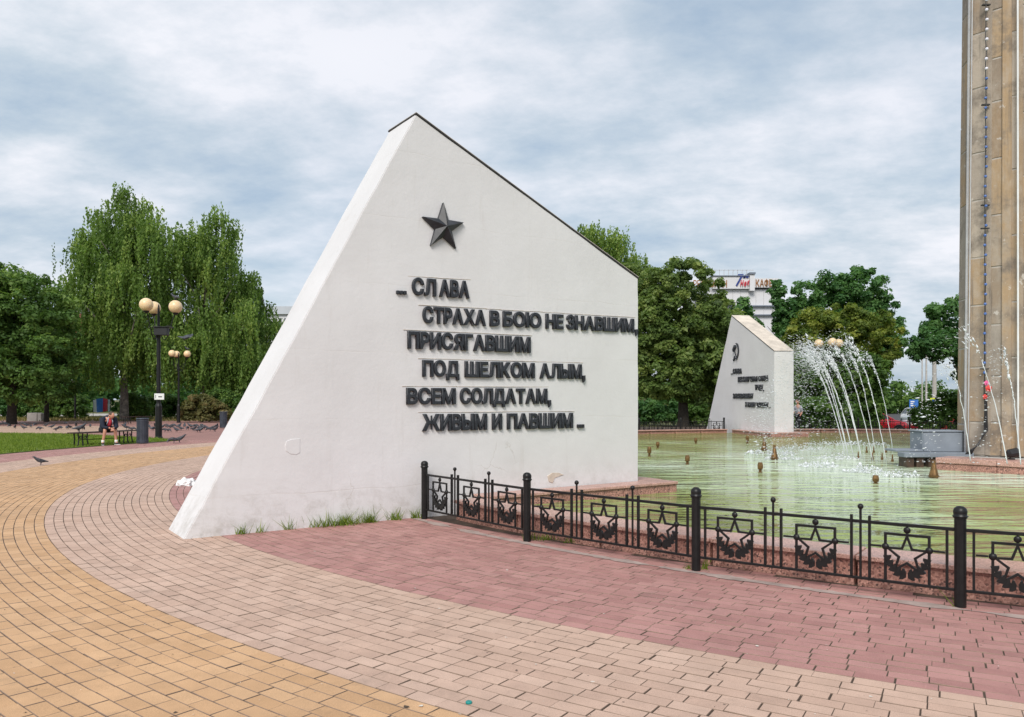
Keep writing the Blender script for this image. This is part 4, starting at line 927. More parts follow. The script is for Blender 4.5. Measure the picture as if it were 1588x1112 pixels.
for i, (px, Z, s, m, lb) in enumerate(((1000,62,1.0,'green','bright shrub seen under the chestnut crowns beside the star wall'),(1090,64,1.1,'dark','dark shrub seen under the chestnut crowns beside the hammer and sickle wall'),(1045,66,1.2,'brownbush','olive shrub between the chestnut trunks'))):
    tree('shrub', px, Z, lb, [(-1.2*s,0,0.9*s,1.5*s,1.0,1.1*s),(1.2*s,0,1.0*s,1.5*s,1.0,1.2*s)], 150, 0.36, 0.15, m, 2, limbs=0, seed=50+i, per=70, cat='shrub')
# left undergrowth
for i, (px, Z, rx, rz, m, lb) in enumerate(((14,66,2.0,1.3,'green','light green shrub beneath the dark broadleaf tree'),(62,66,2.2,1.7,'dark','dark shrub behind the pale concrete block'),(98,63,1.6,1.4,'dark','rounded dark shrub beside the thin black pole'),
                                        (318,54,1.35,1.05,'brownbush','brownish green rounded bush beside the far lamp'),(209,60,0.9,1.1,'dark','leafy upright shrub behind the slatted litter bin'),(352,58,1.6,1.3,'dark','dark bush at the foot of the lower birch'),(388,66,2.6,1.9,'green','green bush half hidden by the slanting white wall'),(258,66,1.6,1.2,'dark','low dark shrub beyond the lamp posts'))):
    tree('shrub', px, Z, lb, [(-rx*.35,0,rz*.8,rx*.8,rx*.6,rz*.95),(rx*.4,0,rz*.7,rx*.75,rx*.6,rz*.8)], 190, 0.30, 0.12, m, 2, limbs=0, seed=60+i, per=75, cat='shrub')
# far wood that reads as one mass
def far_wood(name, x0, x1, y0, y1, hh, n, mat, label, seed):
    r = np.random.default_rng(seed); C = np.stack([x0+(x1-x0)*r.random(n), y0+(y1-y0)*r.random(n), -0.8+hh*r.random(n)**0.8*(0.75+0.25*np.sin(np.linspace(0,9,n)))],1)
    o = crown_mesh(name, (C, 1.3*np.exp(r.normal(0,.25,n)), np.clip(r.normal(.42,.22,n),0,1)), 0.42, LEAF[mat], None, 0, seed, 60); tag(o, label, 'wood', None, 'stuff')
far_wood('far_wood', -95, -32, 100, 112, 7.5, 700, 'green', 'far green line of trees beyond the pale walk', 80)
far_wood('far_wood', 20, 70, 120, 132, 5.0, 520, 'dark', 'far dark line of trees along the street end', 81)
far_wood('far_wood', -2, 24, 84, 90, 4.2, 260, 'dark', 'far shaded shrubs behind the chestnut trunks', 82)

# ------------------------------------------------------------------ lawn and tufts
def blades(name, P, h, w, mat, parent, seed, lean=0.35):
    r = np.random.default_rng(seed); n = len(P); hh = h*np.exp(r.normal(0,.3,n)); a = r.random(n)*6.283; d = np.stack([np.cos(a),np.sin(a),0*a],1); l = r.normal(0,lean,(n,2))
    tip = P + np.stack([l[:,0]*hh, l[:,1]*hh, hh],1); V = np.stack([P-d*w*.5, P+d*w*.5, tip],1).reshape(-1,3)
    return np_mesh(name, V, np.arange(3*n).reshape(-1,3), LEAF[mat], parent, np.clip(r.normal(.45,.25,n),0,1))
def lawn():
    poly = []
    for i in range(31):
        a = R(152 + i*(183-152)/30); poly.append((PAVE.x+24.98*math.cos(a), PAVE.y+24.98*math.sin(a)))
    tip = g(276, 683.5); far = [(tip.x, tip.y), tuple(g(235, 680).xy), tuple(g(120, 674).xy), tuple(g(0, 672.2).xy), tuple(g(-160, 671).xy)]
    ring = [p for p in poly if p[1] < tip.y-0.1]; ring.sort(key=lambda p: -p[1])
    P = [far[0]] + ring + [(-22.5, 14.0), (-34, 20)] + far[::-1][:-1]
    b = MB(); b.add([(x, y, z) for z in (-0.05, 0.012) for x, y in P], [tuple(range(len(P), 2*len(P)))] + [(i, (i+1) % len(P), len(P)+(i+1) % len(P), len(P)+i) for i in range(len(P))])
    lo = b.build('lawn', M_LAWN); tag(lo, 'bright green mown lawn behind the bench', kind='structure')
    # grass blades by rejection
    pts = np.array(P); r = np.random.default_rng(5); n = 150000; q = np.stack([-28+17*r.random(n), 17+20*r.random(n)],1); ins = np.zeros(n,bool); j = len(pts)-1
    for i in range(len(pts)):
        xi, yi, xj, yj = *pts[i], *pts[j]; c = ((yi > q[:,1]) != (yj > q[:,1])) & (q[:,0] < (xj-xi)*(q[:,1]-yi)/(yj-yi+1e-12)+xi); ins ^= c; j = i
    q = q[ins]; px = CX+F*q[:,0]/q[:,1]; q = q[(px > -40)]
    o = blades('grass', np.c_[q, np.full(len(q), 0.01)], 0.055, 0.022, 'grass', None, 6); tag(o, 'short bright green grass blades of the lawn', 'grass', None, 'stuff')
lawn()
def tufts(name, spots, label, seed, h=0.07, mat='grass'):
    r = np.random.default_rng(seed); P = []
    for x, y, rad, n in spots: P.append(np.stack([x+r.normal(0,rad,n), y+r.normal(0,rad*0.45,n), np.zeros(n)],1))
    o = blades(name, np.concatenate(P), h, 0.011, mat, None, seed, 0.55); tag(o, label, 'grass', None, 'stuff')
def along_wall(x, off=0.03): p = W1.A + W1.u*x - W1.w*off; return p.x, p.y
sp = []
for x, n, rad in ((0.62,26,.05),(0.8,20,.06),(1.15,14,.03),(1.5,30,.07),(1.62,70,.09),(1.78,80,.08),(1.92,50,.07),(2.1,60,.06),(2.16,30,.04),(2.48,46,.05),(2.75,36,.04)): q = along_wall(x); sp.append((q[0], q[1], rad, n))
tufts('grass_tuft', sp, 'green weeds growing along the foot of the star wall', 7, 0.13)
sp = []
for px, py, n, rad in ((1083,883,46,.05),(822,838,30,.05),(843,838,40,.06),(884,842,20,.05),(1168,884,16,.04),(1003,858,10,.05),(1490,941,8,.03)): p = g(px, py); sp.append((p.x, p.y+0.02, rad, n))
tufts('grass_tuft', sp, 'small green weeds at the feet of the fence posts', 8, 0.07)
r_ = np.random.default_rng(9); n_ = 9000; q_ = np.stack([-45+34*r_.random(n_), 57+12*r_.random(n_), np.full(n_,-.05)],1)
tag(blades('dry_grass', q_, 0.16, 0.09, 'drygrass', None, 10), 'yellowish dry grass under the birches', 'grass', None, 'stuff')

# ------------------------------------------------------------------ street furniture
def lamp(px, Z, label, scale=1.0, extras=False, rot=0.0):
    x = (px-CX)/F*Z; rt = thing('street_lamp', (x, Z, hgt(x,Z) if x > 0 else 0), label, 'street lamp', rz=rot)
    b = MB(); b.lathe([(0.15,-0.1),(0.15,0.05),(0.125,0.08),(0.12,1.25),(0.10,1.32),(0.075,1.36),(0.068,3.9),(0.085,3.92),(0.085,3.98),(0.05,4.02),(0.04,5.05),(0.015,5.2)], n=12); b.build('pole', M_IRON, rt, smooth=False)
    for k, a in enumerate((130, 250, 10)):
        c, s = math.cos(R(a)), math.sin(R(a)); pts = []
        for t in np.linspace(0, 1, 14):
            rr = 0.04 + 0.58*t; z = 4.15 - 0.42*math.sin(math.pi*min(1, t*1.15))*1.0 + 0.72*max(0, t-0.25)/0.75; pts.append((rr*c, rr*s, z))
        ar = MB(); ar.tube(pts, 0.020, 6); arm = ar.build('arm', M_IRON, rt, smooth=True)
        sc = MB(); sp_ = []
        for t in np.linspace(0, 1, 22): ang = t*4.2*math.pi/1.6; q = 0.19*(1-t*0.72); sp_.append(((0.33+q*math.cos(ang))*c, (0.33+q*math.cos(ang))*s, 4.22+q*math.sin(ang)))
        sc.tube(sp_, 0.012, 5); sc.build('scroll', M_IRON, arm, smooth=True)
        cu = MB(); cu.lathe([(0.03,-0.06),(0.10,-0.02),(0.115,0.03)], (0.62*c,0.62*s,4.86), 10); cu.build('cup', M_IRON, arm)
        gl = MB(); gl.sphere((0.62*c,0.62*s,5.12), 0.255, 20, 14); gl.build('globe', M_GLOBE, arm, smooth=True)
    if extras:
        b = MB(); b.box(-0.06, 0.46, -0.30, -0.08, 3.98, 4.28); b.build('loudspeaker_box', M_BLACK, rt, bevel=0.02)
        b = MB(); b.box(-0.10, 0.62, -0.34, -0.06, 4.285, 4.315); b.build('box_hood', M_BLACK, rt)
        sg = MB(); sg.box(-0.10, 0.28, -0.16, -0.135, 1.50, 1.74); so = sg.build('sign_plate', M_WHITE, rt, bevel=0.01)
        m = MB(); m.box(0.06, 0.20, -0.168, -0.162, 1.60, 1.635); m.build('sign_mark', M_BLACK, so); m = MB(); m.box(-0.05, -0.035, -0.168, -0.162, 1.56, 1.69); m.build('sign_mark', M_BLACK, so)
    rt.scale = (scale,)*3; return rt
lamp(246, 30.9, 'black lamp post with three amber globes, a speaker box and small white sign', 1.0, True)
lamp(277, 53, 'far black lamp post with three amber globes in front of the second birch', 0.89, rot=R(-4))
lamp(1287, 44.5, 'black lamp post whose amber globes show above the fountain spray', 0.99, rot=R(10))
def bench(px0, py0, px1, py1, label):
    p, q = g(px0, py0), g(px1, py1); d = q-p; L_ = d.length; rt = thing('park_bench', (p.x, p.y, 0), label, 'bench', rz=math.atan2(d.y, d.x))
    for i in range(5):
        b = MB(); y = -0.02 + i*0.088; b.box(-0.14, L_+0.28, y, y+0.074, 0.415, 0.45); b.build('slat', M_SLAT, rt, bevel=0.006)
    for x in (0.12, L_-0.12):
        lg = MB(); lg.tube([(x-0.0, 0.0, 0.0), (x, 0.03, 0.2), (x, 0.02, 0.41)], [0.026,0.02,0.024], 7); l0 = lg.build('leg', M_IRON, rt)
        lg = MB(); lg.tube([(x, 0.40, 0.0), (x, 0.38, 0.2), (x, 0.40, 0.41)], [0.026,0.02,0.024], 7); lg.build('leg', M_IRON, rt)
    for x in (0.12, L_-0.12):       # end frames are set square to the walk, so their scrolls show
        for k, sx in enumerate((-1, 1)):
            f = MB(); f.tube([(x+sx*0.20, 0.0, 0.0), (x+sx*0.155, 0.01, 0.22), (x+sx*0.175, 0.02, 0.41)], [0.024,0.019,0.022], 7); leg = f.build('leg', M_IRON, rt)
            s_ = MB(); s_.tube([(x+sx*(0.085+0.055*math.cos(t)*(1-t/14)), 0.012, 0.285+0.062*math.sin(t)*(1-t/14)) for t in np.linspace(-0.4, 8.6, 22)], 0.010, 5); s_.build('scroll', M_IRON, leg)
    b = MB(); b.tube([(0.12, 0.2, 0.20), (L_-0.12, 0.2, 0.20)], 0.012, 6); b.build('stretcher', M_IRON, rt)
    return rt
bench(124, 692.5, 203, 687.5, 'brown slatted backless bench with black scroll legs carrying a seated person')
bench(196, 657.5, 229, 656.5, 'far dark backless bench partly behind the slatted litter bin')
def bin_(px, py, label, s=1.0):
    p = g(px, py); rt = thing('litter_bin', (p.x, p.y, 0), label, 'litter bin'); rt.scale = (s,)*3
    b = MB(); b.lathe([(0.165,0.03),(0.165,0.80)], n=16); b.build('liner', M_BLACK, rt)
    for i in range(18):
        a = 2*math.pi*i/18; b = MB(); M = Matrix.Rotation(a,4,'Z'); b.box(0.172, 0.186, -0.024, 0.024, 0.02, 0.83, M); b.build('slat', M_BIN, rt)
    for z in (0.07, 0.78): b = MB(); b.lathe([(0.189,z),(0.196,z+.004),(0.196,z+.036),(0.189,z+.04)], n=20); b.build('hoop', M_BIN, rt)
    b = MB(); b.lathe([(0.160,0.832),(0.205,0.834),(0.21,0.86),(0.19,0.875),(0.16,0.872)], n=18); b.build('rim', M_BIN, rt, smooth=True)
bin_(221, 688, 'grey slatted litter bin standing at the end of the bench')
bin_(346.5, 664, 'far grey slatted litter bin half hidden by the slanting white wall', 1.0)
def pole():
    p = g(116.5, 650); rt = thing('pole', (p.x, p.y, 0), 'thin plain black pole standing among the shrubs', 'pole')
    b = MB(); b.lathe([(0.10,-.1),(0.10,0.25),(0.075,0.3),(0.06,2.9)], n=10); b.build('shaft', M_IRON, rt); b = MB(); b.sphere((-0.22,0,2.95),0.11,10,8); b.build('lamp_globe', M_WHITE, rt, smooth=True)
    b = MB(); b.tube([(0,0,2.85),(-0.12,0,2.98),(-0.22,0,2.86)],0.02,5); b.build('bracket', M_IRON, rt)
pole()
p_ = g(52.5, 652.5); cb = thing('concrete_block', (p_.x, p_.y, 0), 'pale concrete block at the back edge of the walk', 'block')
b = MB(); b.box(-0.50, 0.22, 0, 0.7, -0.05, 0.56); b.build('block_body', M_CONC, cb, bevel=0.02); b = MB(); b.box(0.235, 0.5, 0.02, 0.68, -0.05, 0.54); b.build('block_end', M_CONC, cb, bevel=0.02)
# banner stand
p_ = at(158, 641, 74); bs = thing('flag_banner', (p_.x, p_.y, -0.05), 'white, blue and red striped cloth banner on a stand under the birches', 'banner')
cols = [flat('banner_white', (0.72,0.74,0.78)), flat('banner_blue', (0.05,0.20,0.62)), flat('banner_red', (0.60,0.03,0.06)), flat('banner_pale', (0.55,0.66,0.78))]
for i, (x0, x1) in enumerate(((-0.82,-0.50),(-0.50,0.08),(0.08,0.55),(0.60,0.76))):
    b = MB(); n = 6; V = []
    for k in range(n+1):
        x = x0+(x1-x0)*k/n; z0, z1 = 0.42+0.05*math.sin(x*4), 1.62+0.07*math.cos(x*3); V += [(x, 0.07*math.sin(x*7), z0), (x, 0.05*math.sin(x*6+1), z1), (x, 0.07*math.sin(x*7)+0.012, z0), (x, 0.05*math.sin(x*6+1)+0.012, z1)]
    Fc = []
    for k in range(n): j = 4*k; Fc += [(j, j+4, j+5, j+1), (j+2, j+3, j+7, j+6), (j+1, j+5, j+7, j+3), (j, j+2, j+6, j+4)]
    b.add(V, Fc); b.build('stripe', cols[i], bs)
for x in (-0.84, 0.80): b = MB(); b.tube([(x,0.05,0),(x,0.05,1.7)],0.025,6); b.build('stand_leg', M_FLASH, bs)

# ------------------------------------------------------------------ people and pigeons
def skin(name, verts, edges, radii, mat, parent, sub=2, root=0):
    me = bpy.data.meshes.new('tmp'); me.from_pydata([tuple(v) for v in verts], edges, []); ob = bpy.data.objects.new('tmp', me); COL.objects.link(ob)
    ob.modifiers.new('s', 'SKIN'); sv = me.skin_vertices[0].data
    for i, r in enumerate(radii): sv[i].radius = r if isinstance(r, tuple) else (r, r); sv[i].use_root = (i == root)
    ss = ob.modifiers.new('d', 'SUBSURF'); ss.levels = sub; ss.render_levels = sub
    dg = bpy.context.evaluated_depsgraph_get(); out = bpy.data.meshes.new_from_object(ob.evaluated_get(dg)); bpy.data.objects.remove(ob); bpy.data.meshes.remove(me)
    out.name = name; out.materials.clear(); out.materials.append(mat); out.polygons.foreach_set('use_smooth', [True]*len(out.polygons)); return link(name, out, parent)
M_SKIN = flat('skin', (0.55,0.27,0.18), 0.5); M_NAVY = flat('navy_cloth', (0.012,0.018,0.035), 0.85); M_SHORTS = flat('dark_shorts', (0.014,0.014,0.018), 0.9); M_RED = flat('red_cloth', (0.50,0.03,0.05), 0.8); M_SOCK = flat('white_sock', (0.72,0.72,0.70), 0.9); M_HAIR = flat('brown_hair', (0.06,0.035,0.022), 0.7); M_GREYCLOTH = flat('grey_cloth', (0.35,0.36,0.40), 0.9)
M_LTBLUE = flat('pale_blue_trim', (0.45,0.52,0.60), 0.8)
def seated():
    p = g(158.5, 690.0); rt = thing('person', (p.x, p.y+0.20, 0), 'person in navy jacket and dark shorts sitting hunched on the bench', 'person')
    f = Vector((0.70,-0.714,0)); s = Vector((0.714,0.70,0)); Z = Vector((0,0,1))
    def q(a, b, c): return f*a + s*b + Z*c
    J = {'pel': q(0,0,.52), 'wai': q(.09,0,.66), 'che': q(.24,0,.80), 'shb': q(.33,0,.87), 'nec': q(.40,0,.90), 'hd0': q(.45,.02,.95), 'hd1': q(.43,.03,1.20),
         'hL': q(.03,.10,.51), 'kL': q(.44,.17,.51), 'aL': q(.44,.20,.10), 'tL': q(.56,.23,.035), 'heL': q(.42,.20,.04), 'hR': q(.03,-.10,.51), 'kR': q(.44,-.14,.52), 'aR': q(.40,-.20,.10), 'tR': q(.53,-.24,.035), 'heR': q(.38,-.20,.04),
         'sL': q(.32,.19,.85), 'eL': q(.40,.22,.60), 'wL': q(.56,.06,.55), 'sR': q(.30,-.19,.85), 'eR': q(.38,-.20,.60), 'wR': q(.55,.0,.56)}
    def ch(names, extra=()):
        return [J[n] for n in names]
    keys = ['pel','wai','che','shb','nec','hL','kL','aL','hR','kR','aR','sL','eL','wL','sR','eR','wR','tL','tR','hd0']
    V = [J[k] for k in keys]; ix = {k: i for i, k in enumerate(keys)}
    E_ = [('pel','wai'),('wai','che'),('che','shb'),('shb','nec'),('nec','hd0'),('pel','hL'),('hL','kL'),('kL','aL'),('aL','tL'),('pel','hR'),('hR','kR'),('kR','aR'),('aR','tR'),('shb','sL'),('sL','eL'),('eL','wL'),('shb','sR'),('sR','eR'),('eR','wR')]
    rad = dict(pel=.12,wai=.12,che=.14,shb=.09,nec=.055,hL=.09,kL=.060,aL=.040,hR=.09,kR=.060,aR=.040,sL=.065,eL=.042,wL=.030,sR=.065,eR=.042,wR=.030,tL=.03,tR=.03,hd0=.06)
    skin('body', V, [(ix[a], ix[b]) for a, b in E_], [rad[k] for k in keys], M_SKIN, rt)
    # head with brow, nose, chin, ears, hair; turned along the bench
    hc = q(.50,.04,.985); fd = Vector((0.92,-0.38,-0.12)).normalized(); sd_ = Vector((0.38,0.92,0)); ud = fd.cross(sd_).normalized()*-1
    ud = Z - fd*Z.dot(fd); ud.normalize(); sd_ = ud.cross(fd)
    def hp(a, b, c): return hc + fd*a + sd_*b + ud*c
    hd = MB(); hd.sphere((0,0,0), 1, 16, 12); hv = []
    for (x, y, z) in hd.v:
        a, b_, c_ = x*.100, y*.076, z*.118
        if z < -0.2: a *= 1-0.22*(-z-0.2); b_ *= 1-0.35*(-z-0.2)
        if x > 0.8 and abs(y) < 0.35 and -0.35 < z < 0.2: a += .022*(1-abs(y)*2)
        hv.append(hp(a, b_, c_))
    hd.v = [tuple(v) for v in hv]; hd.build('head', M_SKIN, rt, smooth=True)
    hr = MB(); hr.sphere((0,0,0), 1, 16, 10); hr.v = [tuple(hp(x*.103-.012, y*.081, max(z, 0.12 if x > -0.2 else -0.45)*.124+.006)) for x, y, z in hr.v]; hr.build('hair', M_HAIR, rt, smooth=True)
    for sg in (-1, 1):
        e_ = MB(); e_.sphere(tuple(hp(-.005, sg*.080, -.005)), .026, 8, 6, (1,.6,1)); e_.build('ear', M_SKIN, rt, smooth=True)
    for wst, thm in ((J['wL'], 1), (J['wR'], -1)):        # hands with five fingers, loosely clasped between the knees
        hd_ = f*0.8 + s*(-0.5*thm) - Z*0.35; hd_.normalize(); side = Vector((0,0,1)).cross(hd_).normalized()
        V = [wst, wst+hd_*.05]; E2 = [(0,1)]; rr = [.028,.034]
        for k in range(4):
            b0 = len(V); o_ = side*(k-1.5)*.018; V += [wst+hd_*.09+o_, wst+hd_*(.13-.006*abs(k-1))+o_-Z*.012, wst+hd_*(.145-.008*abs(k-1))+o_-Z*.040]; rr += [.010,.009,.008]; E2 += [(1,b0),(b0,b0+1),(b0+1,b0+2)]
        b0 = len(V); V += [wst+hd_*.06+Z*.032, wst+hd_*.095+Z*.040]; rr += [.011,.009]; E2 += [(1,b0),(b0,b0+1)]
        skin('hand', V, E2, rr, M_SKIN, rt, 1)
    jk = MB(); jk.tube([q(-.10,0,.46), q(-.07,0,.50), q(.00,0,.585), q(.09,0,.69), q(.21,0,.80), q(.30,0,.87), q(.37,0,.915), q(.40,0,.935)], [.10,.165,.180,.178,.180,.150,.085,.060], 14); jk.build('jacket', M_NAVY, rt, smooth=True)
    for S_, E__, Wr in (('sL','eL','wL'),('sR','eR','wR')):
        sl = MB(); sl.tube([q(.30,0,.86).lerp(J[S_],.55)+Z*.01, J[S_], J[S_].lerp(J[E__],.5), J[E__], J[E__].lerp(J[Wr],.4), J[E__].lerp(J[Wr],.75)], [.10,.092,.078,.070,.060,.050], 10); sl.build('sleeve', M_NAVY, rt, smooth=True)
    for hp_, kn in (('hL','kL'),('hR','kR')):
        th = MB(); th.tube([q(-.08,0,.50).lerp(J[hp_],.6), J[hp_], J[hp_].lerp(J[kn],.5), J[hp_].lerp(J[kn],.90)], [.11,.120,.108,.092], 12); th.build('shorts_leg', M_SHORTS, rt, smooth=True)
    fr = MB(); fr.tube([q(.41,.01,.88), q(.44,.01,.78), q(.38,.01,.68), q(.30,.01,.60)], [.03,.055,.06,.05], 8); fr.build('shirt', M_RED, rt, smooth=True)
    for sg in (-1, 1):
        t_ = MB(); t_.tube([q(.43,sg*.05+.01,.90), q(.465,sg*.075+.01,.79), q(.40,sg*.09+.01,.68)], .014, 6); t_.build('jacket_trim', M_LTBLUE, rt, smooth=True)
    for a, t, h_ in (('aL','tL','heL'),('aR','tR','heR')):
        sk = MB(); sk.tube([J[a]+Z*.07, J[a]-Z*.03], [.050,.052], 10); sk.build('sock', M_SOCK, rt, smooth=True)
        shoe = skin('shoe', [J[h_]-f*.03+Z*.012, J[a]-Z*.045, J[t]+Z*.012, J[t]+f*.06+Z*.005], [(0,1),(1,2),(2,3)], [.040,.046,.042,.028], M_BLACK, rt, 1)
        so = MB(); d_ = (J[t]-J[h_]).normalized(); n_ = Vector((-d_.y,d_.x,0)); c0 = J[h_]-d_*.05; c1 = J[t]+d_*.075
        so.add([Vector((v.x,v.y,z)) for z in (0.002,0.024) for v in (c0-n_*.036,c0+n_*.036,c1+n_*.040,c1-n_*.040)], [(0,1,2,3),(7,6,5,4)]+[(j,(j+1)%4,4+(j+1)%4,4+j) for j in range(4)]); so.build('sole', M_SOCK, rt, bevel=0.008)
seated()
def walker(px, Z, z0, label, top, legs, ang, stride=0.3, hgt_=1.72):
    x = (px-CX)/F*Z; rt = thing('person', (x, Z, z0), label, 'person', rz=ang); k = hgt_/1.75; Zv = Vector((0,0,1))
    J = [(0,0,.95),(0,0,1.15),(0.02,0,1.38),(0.02,0,1.50),(0,.09,.92),(stride*.45,.10,.50),(stride*.6,.10,.08),(stride*.6+.16,.11,.03),(0,-.09,.92),(-stride*.1,-.10,.50),(-stride*.75,-.10,.10),(-stride*.75+.15,-.11,.03),(.02,.19,1.40),(-.06,.24,1.12),(.08,.22,.88),(.02,-.19,1.40),(.08,-.24,1.12),(.22,-.2,.92),(.04,0,1.56)]
    J = [Vector(j)*k for j in J]; E_ = [(0,1),(1,2),(2,3),(3,18),(0,4),(4,5),(5,6),(6,7),(0,8),(8,9),(9,10),(10,11),(2,12),(12,13),(13,14),(2,15),(15,16),(16,17)]
    skin('body', J, E_, [x_*k for x_ in (.12,.115,.13,.055,.09,.06,.042,.035,.09,.06,.042,.035,.06,.042,.032,.06,.042,.032,.055)], M_SKIN, rt, 1)
    b = MB(); b.sphere((.05*k,0,1.66*k), .115*k, 12, 10, (.9,.75,1.05)); b.build('head', M_SKIN, rt, smooth=True); b = MB(); b.sphere((.03*k,0,1.70*k), .115*k, 12, 8, (.95,.82,.85)); b.build('hair', M_HAIR, rt, smooth=True)
    skin('top', [J[i] for i in (0,1,2,12,13,15,16)], [(0,1),(1,2),(2,3),(3,4),(2,5),(5,6)], [.14*k,.14*k,.175*k,.095*k,.066*k,.095*k,.066*k], top, rt, 1)
    skin('trousers', [J[i] for i in (0,4,5,6,8,9,10)], [(0,1),(1,2),(2,3),(0,4),(4,5),(5,6)], [.13*k,.105*k,.078*k,.06*k,.105*k,.078*k,.06*k], legs, rt, 1)
walker(1238, 37.9, hgt(13.6,37.9)-0.05, 'person in pale grey top standing beside the hammer and sickle wall', M_GREYCLOTH, M_SHORTS, R(200), 0.1, 1.55)
walker(190.5, 82, -0.04, 'far walker in white top and dark trousers beyond the birches', M_SOCK, M_SHORTS, R(10), 0.55, 1.6)
walker(198, 84, -0.04, 'far walker in dark red top following the white topped one', M_RED, M_GREYCLOTH, R(0), 0.45, 1.45)
def pigeon_mesh(peck):
    m = NT('pigeon_plumage'); P = m.objc(); m.col(m.ramp(m.noise(9,4,.6,P), [(0.35,(0.018,0.019,0.024)),(0.55,(0.06,0.065,0.08)),(0.75,(0.17,0.18,0.20))])).p(0.55)
    hdv = [(.13,0,.20),(.165,0,.245),(.19,0,.255),(.225,0,.245)] if not peck else [(.14,0,.12),(.18,0,.075),(.195,0,.05),(.21,0,.02)]
    V = [(-.20,0,.095),(-.12,0,.115),(-.03,0,.135),(.06,0,.150)] + hdv + [(0.0,.035,.07),(0.005,.035,.005),(0.0,-.035,.07),(0.005,-.035,.005),(.03,.035,.004),(.03,-.035,.004)]
    E_ = [(0,1),(1,2),(2,3),(3,4),(4,5),(5,6),(6,7),(2,8),(8,9),(9,12),(2,10),(10,11),(11,13)]
    rad = [(.035,.010),(.048,.028),(.070,.062),(.066,.064),(.040,.038),(.030,.030),(.020,.020),(.005,.005),.012,.006,.012,.006,.004,.004]
    o = skin('pigeon', V, E_, rad, m.m, None, 1, 2); me = o.data; bpy.data.objects.remove(o); return me
PG = [pigeon_mesh(False), pigeon_mesh(True)]
def pigeon(px, py, ang, peck, label, group, s=1.0, loc=None):
    p = g(px, py) if loc is None else loc; o = link('pigeon', PG[peck], None, Matrix.Translation((p.x, p.y, p.z + (0.001 if loc is not None or (math.hypot(p.x-PAVE.x, p.y-PAVE.y) < 24.9) else -0.024))) @ Matrix.Rotation(R(ang),4,'Z') @ Matrix.Diagonal((s,s,s,1))); tag(o, label, 'pigeon', group)
pigeon(63.5, 721.5, 215, 0, 'lone dark pigeon standing out on the orange and tan paving', None, 0.78)
pigeon(270, 687.5, 205, 1, 'dark pigeon pecking at the tip of the lawn', 'pigeons by the tip of the lawn', 1.1); pigeon(278, 686.5, 10, 0, 'dark pigeon pecking at the tip of the lawn', 'pigeons by the tip of the lawn', 1.1); 
for i, (px, py) in enumerate(((1,658.5),(9,658.8),(23,663.5),(37,664.5),(41,661),(48,661.5),(62,665.5),(80,663),(94,664.5),(102,657.5),(104,664.6),(109,663.8),(129,665.5),(140,661.2),(237,666.5),(232,663.5),(256,668),(261,668.4),(264,663.5),(268,661.5),(274,668.6),(277,662.5),(286,662),(303,661.5),(306,668.5),(310,669),(309,664.5),(317,664),(321,664.5),(330,664),(336,663.2),(333,668),(193,661.5),(196,664.8),(300,667),(258,662),(15,661),(55,659.5),(71,660.5),(87,667),(118,661),(122,667.5),(205,667),(241,661.8),(250,664.5),(281,666),(291,665.2),(296,662.6),(313,661.2),(326,667))):
    pigeon(px, py+1.0, rnd.uniform(0,360), int(rnd.random() < 0.45), 'dark grey pigeon foraging in the flock on the red walk', 'pigeon flock on the walk', rnd.uniform(0.9,1.15))
pb = g(115, 692.5); pigeon(0, 0, 20, 0, 'dark pigeon perched on the left end of the bench', None, 1.1, Vector((g(116,692.5).x, g(116,692.5).y+0.24, 0.452)))
# pigeons on the lamp globes and in the air
def lamp_top(px, Z, a, rot=0.0, k=1.0): x = (px-CX)/F*Z; return Vector((x+0.62*k*math.cos(R(a)+rot), Z+0.62*k*math.sin(R(a)+rot), 5.372*k))
pigeon(0,0,170,0,'pigeon perched on the right globe of the lamp with the speaker box', None, 1.0, lamp_top(246,30.9,10)); pigeon(0,0,160,0,'pigeon perched on a globe of the far lamp before the birch', None, 1.0, lamp_top(277,53,10,R(-4),0.89))
fp = at(286, 524, 30); fl = thing('flying_pigeon', fp, 'pigeon flying with spread wings beside the lamp', 'pigeon', rz=R(-20)); fl.rotation_euler = (R(12), R(24), R(-12))
link('body', PG[0], fl, Matrix.Translation((0,0,-0.13)))
for sg in (-1, 1):
    b = MB(); q = [(0.08,0.03),(0.13,0.17),(0.08,0.36),(0.0,0.44),(-0.04,0.30),(-0.10,0.16),(-0.09,0.03)]; b.prism([(u, v*sg) for u, v in q], 0, 0.010, lambda u, v, t: (u, v, t+abs(v)*0.25)); b.build('wing', PG[0].materials[0], fl)

